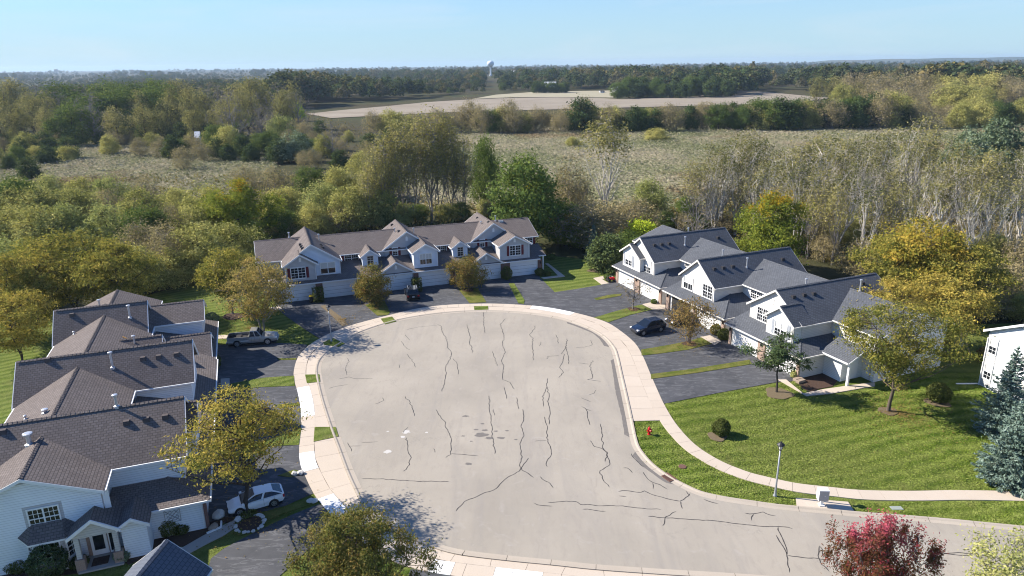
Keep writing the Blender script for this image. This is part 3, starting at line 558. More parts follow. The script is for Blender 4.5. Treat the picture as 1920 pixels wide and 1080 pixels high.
paths = [([ZB2(1010, 960), ZB2(1150, 880), ZB2(1280, 880), ZB2(1420, 800), ZB2(1545, 735), ZB2(1640, 690), ZB2(1640, 745), ZB2(1560, 800), ZB2(1440, 860), ZB2(1300, 935), ZB2(1080, 1060)], 'concrete_grey', 'grey concrete path curving to the left front door'),
  ([Z5(258, 597), Z5(380, 572), Z5(440, 578), Z5(440, 600), Z5(335, 605), Z5(400, 645), Z5(335, 656)], 'concrete', 'short concrete path by the first right garage'),
  ([Z4(1545, 690), Z4(1700, 672), Z4(1640, 610), Z4(1580, 560), Z4(1610, 560), Z4(1765, 680), Z4(1570, 702)], 'concrete', 'concrete path round the right end of the centre house'),
  ([(1458, 712), (1474, 712), (1506, 738), (1545, 730), (1600, 722), (1640, 717), (1640, 724), (1560, 738), (1512, 743)], 'concrete', 'concrete path round the mulch bed at the right townhouse'),
  ([Z5(708, 838), Z5(780, 822), Z5(920, 838), Z5(920, 885), Z5(800, 885)], 'concrete', 'concrete path between the first two right garages'),
  ([(1313, 632), (1331, 629), (1352, 640), (1340, 647)], 'concrete', 'concrete path beside the second right garage'),
  ([Z7(190, 275), Z7(290, 273), Z7(290, 300), Z7(190, 302)], 'concrete', 'concrete path behind the parked pickup'),
  ([Z7(215, 602), Z7(282, 598), Z7(285, 690), Z7(215, 690)], 'concrete_grey', 'shaded concrete pad at the left townhouses'),
  ([(1492, 934), (1590, 941.5), (1601, 958.5), (1494, 950.5)], 'concrete', 'concrete pad under the cluster mailbox'),
  ([(505, 577), (524, 575), (530, 580), (512, 583)], 'concrete', 'concrete step beside the leftmost centre garage')]
for q, m, l in paths: sheet('footpath', pxs(*q), .04, m, t=.06, label=l)

# ------------------------------------------------------------------ townhouses
class Row:
    """a building in its own frame: u along the street front, v into the building, z up"""
    def __init__(s, name, label, cat, o, ang, roof, trim, group=None):
        s.root = thing(name, label, cat, (o[0], o[1], 0), R(ang), group); s.roof = roof; s.trim = trim
        a = R(ang); s.o = np.array(o[:2]); s.U = np.array([math.cos(a), math.sin(a)]); s.V = np.array([-math.sin(a), math.cos(a)])
    def loc(s, p): q = np.array(p[:2]) - s.o; return np.array([q @ s.U, q @ s.V, p[2]])
    def hit(s, px, py, a, b, c):            # where the line of sight meets the local plane abc
        o = s.loc(CP); d = ray(px, py); d = np.array([d[:2] @ s.U, d[:2] @ s.V, d[2]])
        a, b, c = map(np.array, (a, b, c)); n = np.cross(b - a, c - a); return o + d * (((a - o) @ n) / (d @ n))
    def part(s, mb, name, mats, parent=None, **k): return mb.build(name, mats, s.root if parent is None else parent, **k)
    def wall_block(s, prof, lo, hi, mat, axis='v', name='wall'):
        m = MB(); (m.extr_v if axis == 'v' else m.extr_u)(prof, lo, hi); return s.part(m, name, mat)
    def ridge_cap(s, p, q, parent):
        m = MB(); p = Vector(p); q = Vector(q); L = (q - p).length; n = max(1, int(L / .3)); d = (q - p) / n; x = d.normalized().cross(Vector((0, 0, 1))).normalized()
        for i in range(n):
            a = p + d * i; b = p + d * (i + 1.08); z0, z1 = .075, .045
            m.face([a + x * .17 + Vector((0, 0, -.03)), b + x * .17 + Vector((0, 0, -.06)), b + Vector((0, 0, z1)), a + Vector((0, 0, z0))])
            m.face([a + Vector((0, 0, z0)), b + Vector((0, 0, z1)), b - x * .17 + Vector((0, 0, -.06)), a - x * .17 + Vector((0, 0, -.03))])
            m.face([a + x * .17 + Vector((0, 0, -.03)), a + Vector((0, 0, z0)), a - x * .17 + Vector((0, 0, -.03))])
        s.part(m, 'ridge_cap', s.roof, parent)
    def fascia_v(s, uc, hw, zr, ze, v, d):  # white boards up both rakes of a gable facing -v (d<0) or +v
        m = MB(); h = .24
        for sg in (-1, 1):
            q = [(uc + sg * (hw + .02), ze - .015), (uc, zr - .015), (uc, zr - h - .02), (uc + sg * (hw + .02), ze - h - .015)]
            m.extr_v(q if sg < 0 else q[::-1], min(v + d * .06, v - d * .02), max(v + d * .06, v - d * .02))
        return m
    def gable(s, uc, zr, vf, vb, hw, ze, mat, vwall, zbase, name='gable_roof', oh=.35, vwall_b=None, cap=True, rear_rake=True, hwl=None):
        m = MB(); hl = hwl or hw; zl = zr - (zr - ze) * hl / hw
        m.slab([(uc - hl, vf, zl), (uc, vf, zr), (uc, vb, zr), (uc - hl, vb, zl)][::-1], .1, 0); m.slab([(uc, vf, zr), (uc + hw, vf, ze), (uc + hw, vb, ze), (uc, vb, zr)][::-1], .1, 0)
        r = s.part(m, name, s.roof)
        if cap: s.ridge_cap((uc, vf + .05, zr), (uc, vb - .05, zr), r)
        f = s.fascia_v(uc, hw, zr, ze, vf, -1)
        if rear_rake:
            g = s.fascia_v(uc, hw, zr, ze, vb, 1)
            for fc, mi in zip(g.f, g.mi): f.face([g.v[i] for i in fc], mi)
        for sg, w, z in ((-1, hl, zl), (1, hw, ze)):             # gutters along the eaves
            f.box(*sorted((uc + sg * w, uc + sg * (w + .11))), vf + .03, vb - .03, z - .16, z - .03)
        s.part(f, 'fascia', s.trim, r)
        sl = (zr - ze) / hw; w = hw - oh; k = zr - .13
        prof = [(uc - (hl - oh), zbase), (uc + w, zbase), (uc + w, k - w * sl), (uc, k), (uc - (hl - oh), k - (hl - oh) * sl)]
        s.wall_block(prof, vwall, (vb - oh) if vwall_b is None else vwall_b, mat, 'v', 'gable_wall')
        return r
    def main_roof(s, u0, u1, vr, zr, ve, ze, vre, mat, vwall, zbase=0, oh=.45, far_mat=None):
        m = MB(); zb = zr - (zr - ze) * (vre - vr) / (vr - ve)
        m.slab([(u0, ve, ze), (u1, ve, ze), (u1, vr, zr), (u0, vr, zr)], .1); m.slab([(u0, vr, zr), (u1, vr, zr), (u1, vre, zb), (u0, vre, zb)], .1)
        r = s.part(m, 'main_roof', s.roof); s.ridge_cap((u0 + .05, vr, zr), (u1 - .05, vr, zr), r)
        f = MB(); h = .24
        for u in (u0, u1):
            a, b = sorted((u - .03, u + .05)) if u == u1 else sorted((u - .05, u + .03))
            f.extr_u([(ve, ze - h), (vr, zr - h), (vr, zr - .015), (ve, ze - .015)], a, b); f.extr_u([(vr, zr - h), (vre, zb - h), (vre, zb - .015), (vr, zr - .015)], a, b)
        f.box(u0 + .06, u1 - .06, ve - .11, ve, ze - .16, ze - .03); f.box(u0 + .06, u1 - .06, vre, vre + .11, zb - .16, zb - .03)
        s.part(f, 'fascia', s.trim, r); sl = (zr - ze) / (vr - ve); vw2 = vre - .4
        k = lambda v: zr - .13 - abs(v - vr) * sl
        s.wall_block([(vwall, zbase), (vw2, zbase), (vw2, k(vw2)), (vr, k(vr)), (vwall, k(vwall))], u0 + oh, u1 - oh, mat, 'u', 'wall')
        return r
    def shed(s, u0, u1, v0, vt, z0, p, vb, hipl=False, hipr=False, name='garage_roof'):
        m = MB(); zt = z0 + (vt - v0) * p; d = vt - v0; a = u0 + (d if hipl else 0); b = u1 - (d if hipr else 0)
        m.slab([(u0, v0, z0), (u1, v0, z0), (b, vt, zt), (a, vt, zt)], .1)
        if hipr: m.slab([(u1, v0, z0), (u1, vb, z0), (b, vb, zt), (b, vt, zt)], .1)
        if hipl: m.slab([(u0, vb, z0), (u0, v0, z0), (a, vt, zt), (a, vb, zt)], .1)
        r = s.part(m, name, s.roof); f = MB()
        f.box(u0, u1, v0 - .11, v0, z0 - .17, z0 - .02); f.box(u0 + .05, u1 - .05, v0 + .02, v0 + .3, z0 - .13, z0 - .06)
        if hipr: f.box(u1, u1 + .11, v0 - .1, vb - .02, z0 - .17, z0 - .02); s.ridge_cap((u1, v0, z0), (b, vt, zt), r)
        if hipl: f.box(u0 - .11, u0, v0 - .1, vb - .02, z0 - .17, z0 - .02); s.ridge_cap((u0, v0, z0), (a, vt, zt), r)
        s.part(f, 'gutter', s.trim, r); return r
    def block(s, u0, u1, v0, v1, z0, z1, mat, name='wall', parent=None, label=None):
        m = MB(); m.box(u0, u1, v0, v1, z0, z1); return s.part(m, name, mat, parent, label=label)
    def window(s, p, r, w, h, double=True, grid=(3, 2), casing=.1, mat=None, blind=0, shut=None, parent=None, glass='glass'):
        """p: centre on the wall face; r: direction to the right as seen from outside"""
        n = (r[1], -r[0]); p = tuple(p); mat = mat or 'trim_white'; e = .004
        f = MB(); c = casing
        f.obox(p, r, n, -w / 2 - c, w / 2 + c, h / 2, h / 2 + c * 1.2, e, .07); f.obox(p, r, n, -w / 2 - c, w / 2 + c, -h / 2 - c * 1.2, -h / 2, e, .08)
        f.obox(p, r, n, -w / 2 - c, -w / 2, -h / 2, h / 2, e, .07); f.obox(p, r, n, w / 2, w / 2 + c, -h / 2, h / 2, e, .07)
        if double: f.obox(p, r, n, -.05, .05, -h / 2, h / 2, e, .06)
        f.obox(p, r, n, -w / 2, w / 2, -.035, .035, .02, .052)
        o = s.part(f, 'window', mat, parent)
        halves = ((-w / 2, -.05), (.05, w / 2)) if double else ((-w / 2, w / 2),)
        for a0, a1 in halves:
            for b0, b1 in ((-h / 2, -.035), (.035, h / 2)):
                g = MB(); g.obox(p, r, n, a0, a1, b0, b1, e, .014)
                s.part(g, 'pane', 'blind' if (blind and b0 > 0) else glass, o)
        if grid:
            g = MB()
            for a0, a1 in halves:
                for i in range(1, grid[0]):
                    x = a0 + (a1 - a0) * i / grid[0]; g.obox(p, r, n, x - .016, x + .016, -h / 2, h / 2, .015, .03)
                for b0, b1 in ((-h / 2, -.035), (.035, h / 2)):
                    for j in range(1, grid[1]):
                        y = b0 + (b1 - b0) * j / grid[1]; g.obox(p, r, n, a0, a1, y - .016, y + .016, .0155, .0305)
            s.part(g, 'muntin', mat, o)
        if shut:
            for sg in (-1, 1):
                q = MB(); x = sg * (w / 2 + c + .22)
                q.obox(p, r, n, x - .19, x + .19, -h / 2 - .05, h / 2 + .05, e, .045)
                for j in range(9): y = -h / 2 + (j + .5) * h / 9; q.obox(p, r, n, x - .14, x + .14, y - .05, y + .02, .046, .06)
                s.part(q, 'shutter', shut, parent)
        return o
    def garage_door(s, u0, u1, v, mat, h=2.13):
        m = MB(); m.box(u0, u1, v - .05, v - .006, .02, h)
        for j in range(4):
            z0 = .02 + j * (h - .02) / 4
            for i in range(8):
                x0 = u0 + i * (u1 - u0) / 8; w = (u1 - u0) / 8
                m.box(x0 + .07, x0 + w - .07, v - .068, v - .05, z0 + .1, z0 + (h - .02) / 4 - .1)
        d = s.part(m, 'garage_door', mat)
        t = MB(); t.box(u0 - .14, u0 - .004, v - .09, v - .004, 0, h + .16); t.box(u1 + .004, u1 + .14, v - .09, v - .004, 0, h + .16); t.box(u0 - .004, u1 + .004, v - .088, v - .004, h + .004, h + .16)
        s.part(t, 'door_frame', s.trim, d)
        g = MB()
        for j in range(1, 4): z = .02 + j * (h - .02) / 4; g.box(u0 + .01, u1 - .01, v - .0555, v - .05, z - .012, z + .012)
        s.part(g, 'panel_joint', 'joint', d); return d
    def vent_pipe(s, p, h=.9, r=.08):
        m = MB(); m.lathe([(r * 2.2, -.12), (r * 2.0, .05), (r, .1), (r, h - .16), (r * 2.0, h - .14), (r * 2.0, h - .03), (r * 1.2, h)], tuple(p), 10)
        return s.part(m, 'vent_pipe', 'galvanised')
    def roof_vent(s, p, mat='vent_dark'):
        m = MB(); u, v, z = p; m.prism([(u - .22, v - .22, z - .2), (u + .22, v - .22, z - .2), (u + .22, v + .22, z - .2), (u - .22, v + .22, z - .2)], [(u - .17, v - .2, z + .2), (u + .17, v - .2, z + .2), (u + .17, v + .2, z + .2), (u - .17, v + .2, z + .2)])
        return s.part(m, 'roof_vent', mat)
    def gable_vent(s, uc, z, v, mat):
        m = MB(); a = [(uc - .17, z - .3), (uc + .17, z - .3), (uc + .17, z + .2), (uc, z + .38), (uc - .17, z + .2)]; m.extr_v(a, v - .05, v - .004); return s.part(m, 'gable_vent', mat)
    def wall_lamp(s, u, v, z):
        m = MB(); m.box(u - .07, u + .07, v - .16, v - .004, z, z + .28); m.prism([(u - .1, v - .19, z + .28), (u + .1, v - .19, z + .28), (u + .1, v + .0, z + .28), (u - .1, v + .0, z + .28)], [(u - .02, v - .1, z + .38), (u + .02, v - .1, z + .38), (u + .02, v - .06, z + .38), (u - .02, v - .06, z + .38)])
        return s.part(m, 'wall_lamp', 'dark_metal')
    def downspout(s, u, v, z0, z1):
        m = MB(); m.box(u - .045, u + .045, v - .09, v - .004, z0, z1); return s.part(m, 'downspout', s.trim)
    def corner_board(s, u, v, z0, z1, mat=None):
        m = MB(); m.box(u - .06, u + .06, v - .025, v + .06, z0, z1); return s.part(m, 'corner_board', mat or s.trim)

# ---- the centre row -------------------------------------------------------------------------------
B = Row('townhouse_row', 'brown roofed townhouse row straight across the cul-de-sac with dark red shutters', 'townhouse', (4.6, 108.0), 19.5, 'shingle_brown', 'trim_white', 'townhouse rows round the cul-de-sac')
B.main_roof(-42.4, 1.2, 8.9, 7.25, 4.0, 5.15, 13.6, 'siding_grey', 4.4)
B.gable(-34.8, 7.9, .9, 13.2, 4.1, 5.15, 'siding_blue_white', 1.25, 2.4)
B.gable(-36.5, 6.75, .05, 3.0, 2.45, 5.15, 'siding_grey', .4, 2.4, 'front_gable_roof', vwall_b=2.8, rear_rake=False)
B.gable(-20.4, 7.85, 4.0, 13.2, 3.9, 5.2, 'siding_grey', 4.3, 2.6)
B.gable(-18.4, 6.58, .1, 5.6, 2.1, 5.3, 'siding_blue_white', .5, 2.4, 'front_gable_roof', vwall_b=5.4, rear_rake=False)
B.gable(-6.4, 7.95, 4.0, 13.2, 3.9, 5.2, 'siding_grey', 4.3, 2.6)
B.gable(-4.3, 6.58, -.2, 5.6, 2.75, 5.1, 'siding_grey', .2, 2.4, 'front_gable_roof', vwall_b=5.4, rear_rake=False)
for uc in (-26.4, -12.5):
    B.gable(uc, 6.0, 2.05, 5.6, 1.45, 4.95, 'siding_blue_white', 2.35, 2.7, 'dormer_roof', oh=.28, vwall_b=5.4, rear_rake=False)
    B.window((uc, 2.35, 4.25), (1, 0), .85, 1.35, False, (2, 2), mat='trim_cream')
B.shed(-40.9, -25.4, -.35, 4.4, 2.58, .32, 4.4, hipl=True)
B.shed(-25.4, -.2, -.35, 4.4, 2.585, .325, 4.4)
B.shed(-.2, 1.3, 1.0, 4.4, 2.7, .32, 4.4, hipr=False, name='porch_roof')
B.gable(-23.1, 4.45, -.5, 4.3, 2.9, 2.62, 'siding_grey', -.15, 2.2, 'garage_gable_roof', vwall_b=4.0, rear_rake=False)
B.gable(-9.1, 4.4, -.5, 4.3, 2.75, 2.62, 'siding_grey', -.15, 2.2, 'garage_gable_roof', vwall_b=4.0, rear_rake=False)
B.block(-40.5, -.5, 0, 4.6, 0, 2.46, 'siding_beige', 'garage_wall')
for u0, u1, v in ((-39.4, -34.9, 0), (-33.6, -29.1, 0), (-24.9, -20.9, -.15), (-19.6, -15.0, 0), (-10.9, -6.95, -.15), (-5.05, -.7, 0)):
    if v < 0: B.block(u0 - .8, u1 + .5, v, -.004, 0, 2.2, 'siding_grey', 'garage_wall')
    B.garage_door(u0, u1, v, 'door_white'); m = MB(); m.box((u0 + u1) / 2 - .2, (u0 + u1) / 2 + .2, v - .03, v - .004, 2.32, 2.44); B.part(m, 'number_plate', 'dark_metal')
for u0, u1 in ((-34.72, -33.8), (-28.9, -28.0), (-20.55, -19.8), (-14.8, -14.1), (-6.75, -5.25), (-.5, .1)):
    B.block(u0, u1, -.22, -.004, 0, 2.4, 'brick_red', 'brick_pier')
for u in (-14.4, -.15, -28.4): B.wall_lamp(u, -.22, 1.7)
B.block(-13.9, -13.0, -.02, -.004, 0, 2.3, 'interior_dark', 'porch_shade_panel'); B.block(-27.8, -26.4, -.02, -.004, 0, 2.3, 'interior_dark', 'porch_shade_panel')  # flat dark panels paint the shade of porch recesses onto the wall
B.block(.75, .95, 1.0, 1.2, 0, 2.6, 'trim_white', 'porch_post'); B.block(-1.0, .72, 2.6, 4.3, 0, 2.6, 'siding_grey')
W2 = dict(double=True, grid=(2, 2))
B.window((-36.9, .4, 4.0), (1, 0), 1.9, 1.5, shut='shutter_red', **W2); B.window((-32.7, 1.25, 4.1), (1, 0), 2.0, 1.55, blind=1, double=True, grid=None)
B.window((-28.9, 4.4, 4.35), (1, 0), 1.9, 1.2, shut='shutter_red', double=True, grid=(3, 2)); B.window((-15.1, 4.4, 4.35), (1, 0), 1.7, 1.2, shut='shutter_red', double=True, grid=(3, 2))
B.window((-22.3, 4.3, 4.75), (1, 0), .7, 1.15, shut='shutter_red', double=False, grid=(2, 2)); B.window((-8.3, 4.3, 4.75), (1, 0), .7, 1.15, shut='shutter_red', double=False, grid=(2, 2), blind=1)
B.window((-18.4, .5, 4.15), (1, 0), 1.75, 1.55, blind=1, double=True, grid=(2, 1)); B.window((-4.2, .2, 4.15), (1, 0), 1.75, 1.5, shut='shutter_red', **W2)
B.window((-.6, 4.4, 4.35), (1, 0), 1.8, 1.2, shut='shutter_red', double=True, grid=(2, 2))
B.gable_vent(-20.4, 6.6, 4.3, 'trim_white'); B.gable_vent(-6.4, 6.7, 4.3, 'trim_white'); B.gable_vent(-4.3, 5.75, .2, 'trim_white'); B.gable_vent(-36.5, 5.9, .4, 'trim_white'); B.gable_vent(-23.1, 3.5, -.15, 'trim_white'); B.gable_vent(-9.1, 3.5, -.15, 'trim_white')
for u, v, z0, z1 in ((-34.5, .38, 2.9, 5.0), (-30.95, 1.22, 3.0, 5.0), (-16.65, .48, 2.9, 5.1), (-1.95, .18, 2.9, 4.9)): B.downspout(u, v, z0, z1)
for u, v, z0, z1 in ((-38.62, .4, 2.7, 5.1), (-20.18, .5, 2.7, 5.1), (-16.6, .5, 2.7, 5.1), (-6.72, .2, 2.7, 4.95), (-1.88, .2, 2.7, 4.95), (-31.0, 1.25, 2.7, 5.1)): B.corner_board(u, v, z0, z1)
def slopeL(row, uc, zr, hw, ze): return (uc, 0, zr), (uc, 5, zr), (uc - hw, 0, ze)
def slopeR(row, uc, zr, hw, ze): return (uc, 0, zr), (uc, 5, zr), (uc + hw, 0, ze)
for px, py in ((563, 459), (565, 462.5), (567, 466)): B.roof_vent(B.hit(px, py, *slopeL(B, -34.8, 7.9, 4.1, 5.15)))
for px, py in ((601, 459), (603, 462), (605, 465)): B.roof_vent(B.hit(px, py, *slopeR(B, -34.8, 7.9, 4.1, 5.15)))
for px, py, g in ((748, 434, -20.4), (735, 422, -20.4), (916, 417, -6.4), (895, 409, -6.4)): B.roof_vent(B.hit(px, py, *slopeL(B, g, 7.85, 3.9, 5.2)))
MP = ((0, 8.9, 7.25), (5, 8.9, 7.25), (0, 4, 5.15))
for px, py, h in ((598.5, 453, 1.2), (776, 440, 1.1), (740.5, 440, 1.1), (902, 427, 1.1), (929, 414, .9), (542, 445, .8)): B.vent_pipe(B.hit(px, py, *MP), h)
for px, py in ((937, 415.5), (941, 415.5)): B.roof_vent(B.hit(px, py, *MP), 'galvanised')

# ---- the right row --------------------------------------------------------------------------------
Cc = Row('townhouse_row', 'sunlit cream townhouse row with charcoal roofs right of the cul-de-sac', 'townhouse', (30.05, 68.0), -67, 'shingle_charcoal', 'trim_cream', 'townhouse rows round the cul-de-sac')
Cc.main_roof(-41.5, 4.6, 11.3, 7.05, 5.8, 5.1, 16.6, 'siding_pale', 6.2)
for uc, hw in ((-32.9, 3.85), (-19.6, 3.7), (-5.8, 4.3)): Cc.gable(uc, 7.9, 1.45, 16.6, hw, 5.05, 'siding_cream', 1.8, 2.6)
Cc.gable(-34.5, 6.7, .8, 3.2, 2.7, 5.05, 'siding_pale', 1.15, 2.4, 'front_gable_roof', vwall_b=3.0, rear_rake=False, hwl=2.5)
Cc.gable(-3.85, 6.72, .35, 3.2, 2.3, 5.05, 'siding_pale', .7, 2.4, 'front_gable_roof', vwall_b=3.0, rear_rake=False)
Cc.shed(-38.0, -25.4, .1, 5.6, 2.6, .3, 6.2, hipr=True); Cc.shed(-24.7, -12.0, -.05, 5.5, 2.6, .3, 6.2, hipr=True); Cc.shed(-11.0, .75, -.75, 5.2, 2.6, .3, 6.2, hipr=True)
Cc.block(-37.6, -25.85, .75, 6.5, 0, 2.47, 'siding_cream', 'garage_wall'); Cc.block(-24.3, -12.45, .6, 6.5, 0, 2.475, 'siding_cream', 'garage_wall'); Cc.block(-10.6, .3, -.1, 6.5, 0, 2.47, 'siding_cream', 'garage_wall')
for u0, u1, v in ((-36.9, -32.9, .75), (-30.9, -26.6, .75), (-17.6, -13.2, .6), (-10.1, -6.1, -.1), (-4.5, -.2, -.1)):
    Cc.garage_door(u0, u1, v, 'door_cream'); m = MB(); m.box((u0 + u1) / 2 - .2, (u0 + u1) / 2 + .2, v - .03, v - .004, 2.3, 2.42); Cc.part(m, 'number_plate', 'dark_metal')
for u0, u1, v in ((-37.65, -37.1, .75), (-32.6, -31.2, .75), (-26.35, -25.8, .75), (-24.35, -23.7, .6), (-18.6, -17.9, .6), (-12.95, -12.4, .6), (-10.65, -10.3, -.1), (-5.8, -4.75, -.1), (-.02, .33, -.1)):
    Cc.block(u0, u1, v - .2, v - .004, 0, 2.4, 'brick_tan', 'brick_pier'); Cc.wall_lamp((u0 + u1) / 2, v - .2, 1.7)
Cc.block(-23.3, -19.2, .585, .596, 0, 2.3, 'interior_dark', 'porch_shade_panel')  # dark panel on the wall face, standing in for porch shade
Cc.window((-35.1, 1.15, 4.05), (1, 0), 1.7, 1.6, shut='shutter_grey', double=True, grid=(2, 2), blind=1); Cc.window((-31.2, 1.8, 3.95), (1, 0), 1.7, 1.7, double=True, grid=(2, 2), blind=1)
Cc.window((-21.6, 1.8, 4.15), (1, 0), 1.8, 1.6, double=True, grid=(2, 1), blind=1); Cc.window((-17.6, 1.8, 4.15), (1, 0), 1.8, 1.6, double=True, grid=(2, 2))
Cc.window((-7.7, 1.8, 4.25), (1, 0), 1.7, 1.5, double=True, grid=(3, 2)); Cc.window((-3.7, .7, 4.05), (1, 0), 1.7, 1.5, double=True, grid=(2, 2), blind=1, shut='shutter_grey')
Cc.window((-13.7, 6.2, 4.25), (1, 0), 2.0, 1.2, double=True, grid=(3, 2)); Cc.window((.9, 6.2, 4.2), (1, 0), 2.0, 1.2, double=True, grid=(3, 2)); Cc.window((-27.4, 6.2, 4.25), (1, 0), 1.6, 1.2, double=True, grid=(3, 2))
for uc, z, v in ((-32.9, 6.75, 1.8), (-19.6, 6.6, 1.8), (-6.4, 6.3, 1.8)): Cc.gable_vent(uc, z, v, 'trim_white')
for u, v in ((-36.65, 1.15), (-32.17, 1.15), (-29.42, 1.8), (-22.94, 1.8), (-16.26, 1.8), (-9.74, 1.8), (-1.92, .7), (-5.8, .7)): Cc.corner_board(u, v, 2.6, 5.1)
for u, v in ((-29.5, 1.78), (-16.3, 1.78), (-2.0, .68)): Cc.downspout(u, v, 2.9, 5.0)
SR = [slopeR(Cc, uc, 7.9, hw, 5.05) for uc, hw in ((-32.9, 3.85), (-19.6, 3.7), (-5.8, 4.3))]
for i, ps in enumerate((((1227, 460), (1240.5, 458.5), (1254.5, 457), (1346, 446)), ((1339, 504.5), (1356, 502.5), (1373.5, 500), (1467, 486.5)), ((1487.5, 557), (1507.5, 553.5), (1525.5, 551), (1617, 532)))):
    for px, py in ps: Cc.roof_vent(Cc.hit(px, py, *SR[i]))
for i, px, py in ((0, 1284, 459.5), (1, 1400, 501)): Cc.vent_pipe(Cc.hit(px, py, *SR[i]), 1.3)
MC = ((0, 11.3, 7.05), (5, 11.3, 7.05), (0, 5.8, 5.1))
for px, py, h in ((1354.5, 484, 1.2), (1290, 440, 1.1), (1510, 540, 1.2), (1612, 546, 1.4)): Cc.vent_pipe(Cc.hit(px, py, *MC), h)
# side porch of the near unit
m = MB(); m.slab([(.2, 2.6, 2.7), (3.9, 2.6, 2.7), (3.9, 5.0, 3.9), (.2, 5.0, 3.9)], .1); m.slab([(.2, 5.0, 3.9), (3.9, 5.0, 3.9), (3.9, 7.0, 2.9), (.2, 7.0, 2.9)], .1); pr = Cc.part(m, 'porch_roof', 'shingle_charcoal')
m = MB(); m.extr_u([(2.6, 2.46), (5.0, 3.66), (5.0, 3.88), (2.6, 2.68)], 3.86, 3.95); m.extr_u([(5.0, 3.66), (7.0, 2.66), (7.0, 2.88), (5.0, 3.88)], 3.86, 3.95); m.box(.3, 3.84, 2.5, 2.598, 2.52, 2.68); Cc.part(m, 'fascia', 'trim_white', pr)
Cc.block(.31, 2.6, 3.2, 6.18, 0, 2.7, 'siding_pale'); Cc.block(3.5, 3.72, 3.0, 3.22, 0, 2.62, 'trim_white', 'porch_post'); Cc.block(3.5, 3.72, 6.2, 6.42, 0, 2.8, 'trim_white', 'porch_post')
Cc.block(2.61, 2.68, 4.4, 5.4, .15, 2.2, 'door_white', 'front_door')

# ---- the left row ---------------------------------------------------------------------------------
A = Row('townhouse_row', 'white sided townhouse row with brown shingle roofs left of the cul-de-sac', 'townhouse', (-22.4, 43.8), 110.5, 'shingle_brown', 'trim_white', 'townhouse rows round the cul-de-sac')
A.main_roof(-.95, 42.0, 10.25, 7.05, 5.75, 5.1, 14.7, 'siding_white', 6.1)
A.gable(6.1, 7.9, .85, 14.9, 4.2, 5.08, 'siding_white', 1.2, 2.6); A.gable(18.9, 7.9, .9, 14.9, 3.5, 5.08, 'siding_white', 1.25, 2.6); A.gable(33.3, 7.9, 6.1, 14.9, 3.2, 5.1, 'siding_white', 6.4, 2.6)
A.gable(35.3, 6.65, .65, 7.6, 2.75, 5.1, 'siding_white', 1.0, 2.4, 'front_gable_roof', vwall_b=7.4, rear_rake=False)
A.gable(26.2, 6.2, 4.3, 8.2, 1.6, 5.0, 'siding_white', 4.6, 2.7, 'dormer_roof', oh=.28, vwall_b=8.0, rear_rake=False)
A.gable(30.1, 4.45, .05, 5.2, 3.1, 2.62, 'siding_white', .4, 2.2, 'garage_gable_roof', vwall_b=5.0, rear_rake=False)
A.gable(7.9, 6.6, .2, 3.0, 2.3, 5.1, 'siding_white', .55, 2.4, 'front_gable_roof', vwall_b=2.8, rear_rake=False)
A.shed(-.55, 26.5, -.45, 5.7, 2.6, .29, 6.0, hipl=True); A.shed(26.5, 39.0, -.3, 5.7, 2.605, .29, 6.0)
A.block(-.1, 38.6, .1, 6.0, 0, 2.47, 'siding_white', 'garage_wall')
for u0, u1 in ((.7, 5.1), (6.6, 11.0), (13.2, 17.6), (19.2, 23.6), (27.9, 32.2), (33.6, 38.0)): A.garage_door(u0, u1, .1, 'door_white')
for u0, u1 in ((-.14, .4), (5.4, 6.3), (11.3, 12.6), (17.9, 18.9), (32.5, 33.3)): A.block(u0, u1, -.1, .096, 0, 2.4, 'brick_red', 'brick_pier')
SL = [slopeL(A, 6.1, 7.9, 4.2, 5.08), slopeL(A, 18.9, 7.9, 3.5, 5.08), slopeL(A, 33.3, 7.9, 3.2, 5.1)]
for i, ps in enumerate((((237.5, 793), (274.5, 787), (310, 782), (6, 810)), ((268, 673), (297.5, 669.5), (331, 665), (90, 675)), ((135, 591),))):
    for px, py in ps: A.roof_vent(A.hit(px, py, *SL[i]), 'shingle_vent')
for i, px, py, h in ((1, 211.5, 689, 1.5), (2, 244, 595, 1.4), (0, 219, 762, 1.0)): A.vent_pipe(A.hit(px, py, *SL[i]), h, .1)
MA = ((0, 10.25, 7.05), (5, 10.25, 7.05), (0, 5.75, 5.1)); MAr = ((0, 10.25, 7.05), (5, 10.25, 7.05), (0, 14.7, 5.1))
A.vent_pipe(A.hit(253, 648, *MA), 1.1, .09); A.vent_pipe(A.hit(56, 833, *MAr), .9, .16); A.vent_pipe(A.hit(187, 574, *MAr), .8, .1)
for px, py in ((117, 695), (85, 774)): A.vent_pipe(A.hit(px, py, *MAr), .35, .12)
for px, py in ((81, 726), (48, 786), (139, 627)): A.vent_pipe(A.hit(px, py, *MAr), .35, .06)
for p, q in (((230, 632), (252, 643)), ((188, 698), (233, 722))):      # rusty flashing left bare in two valleys
    a, b = A.hit(*p, *MA), A.hit(*q, *MA); m = MB(); m.beam(a + [0, 0, .06], b + [0, 0, .06], .1, .05); A.part(m, 'valley_flashing', 'rust_flashing')
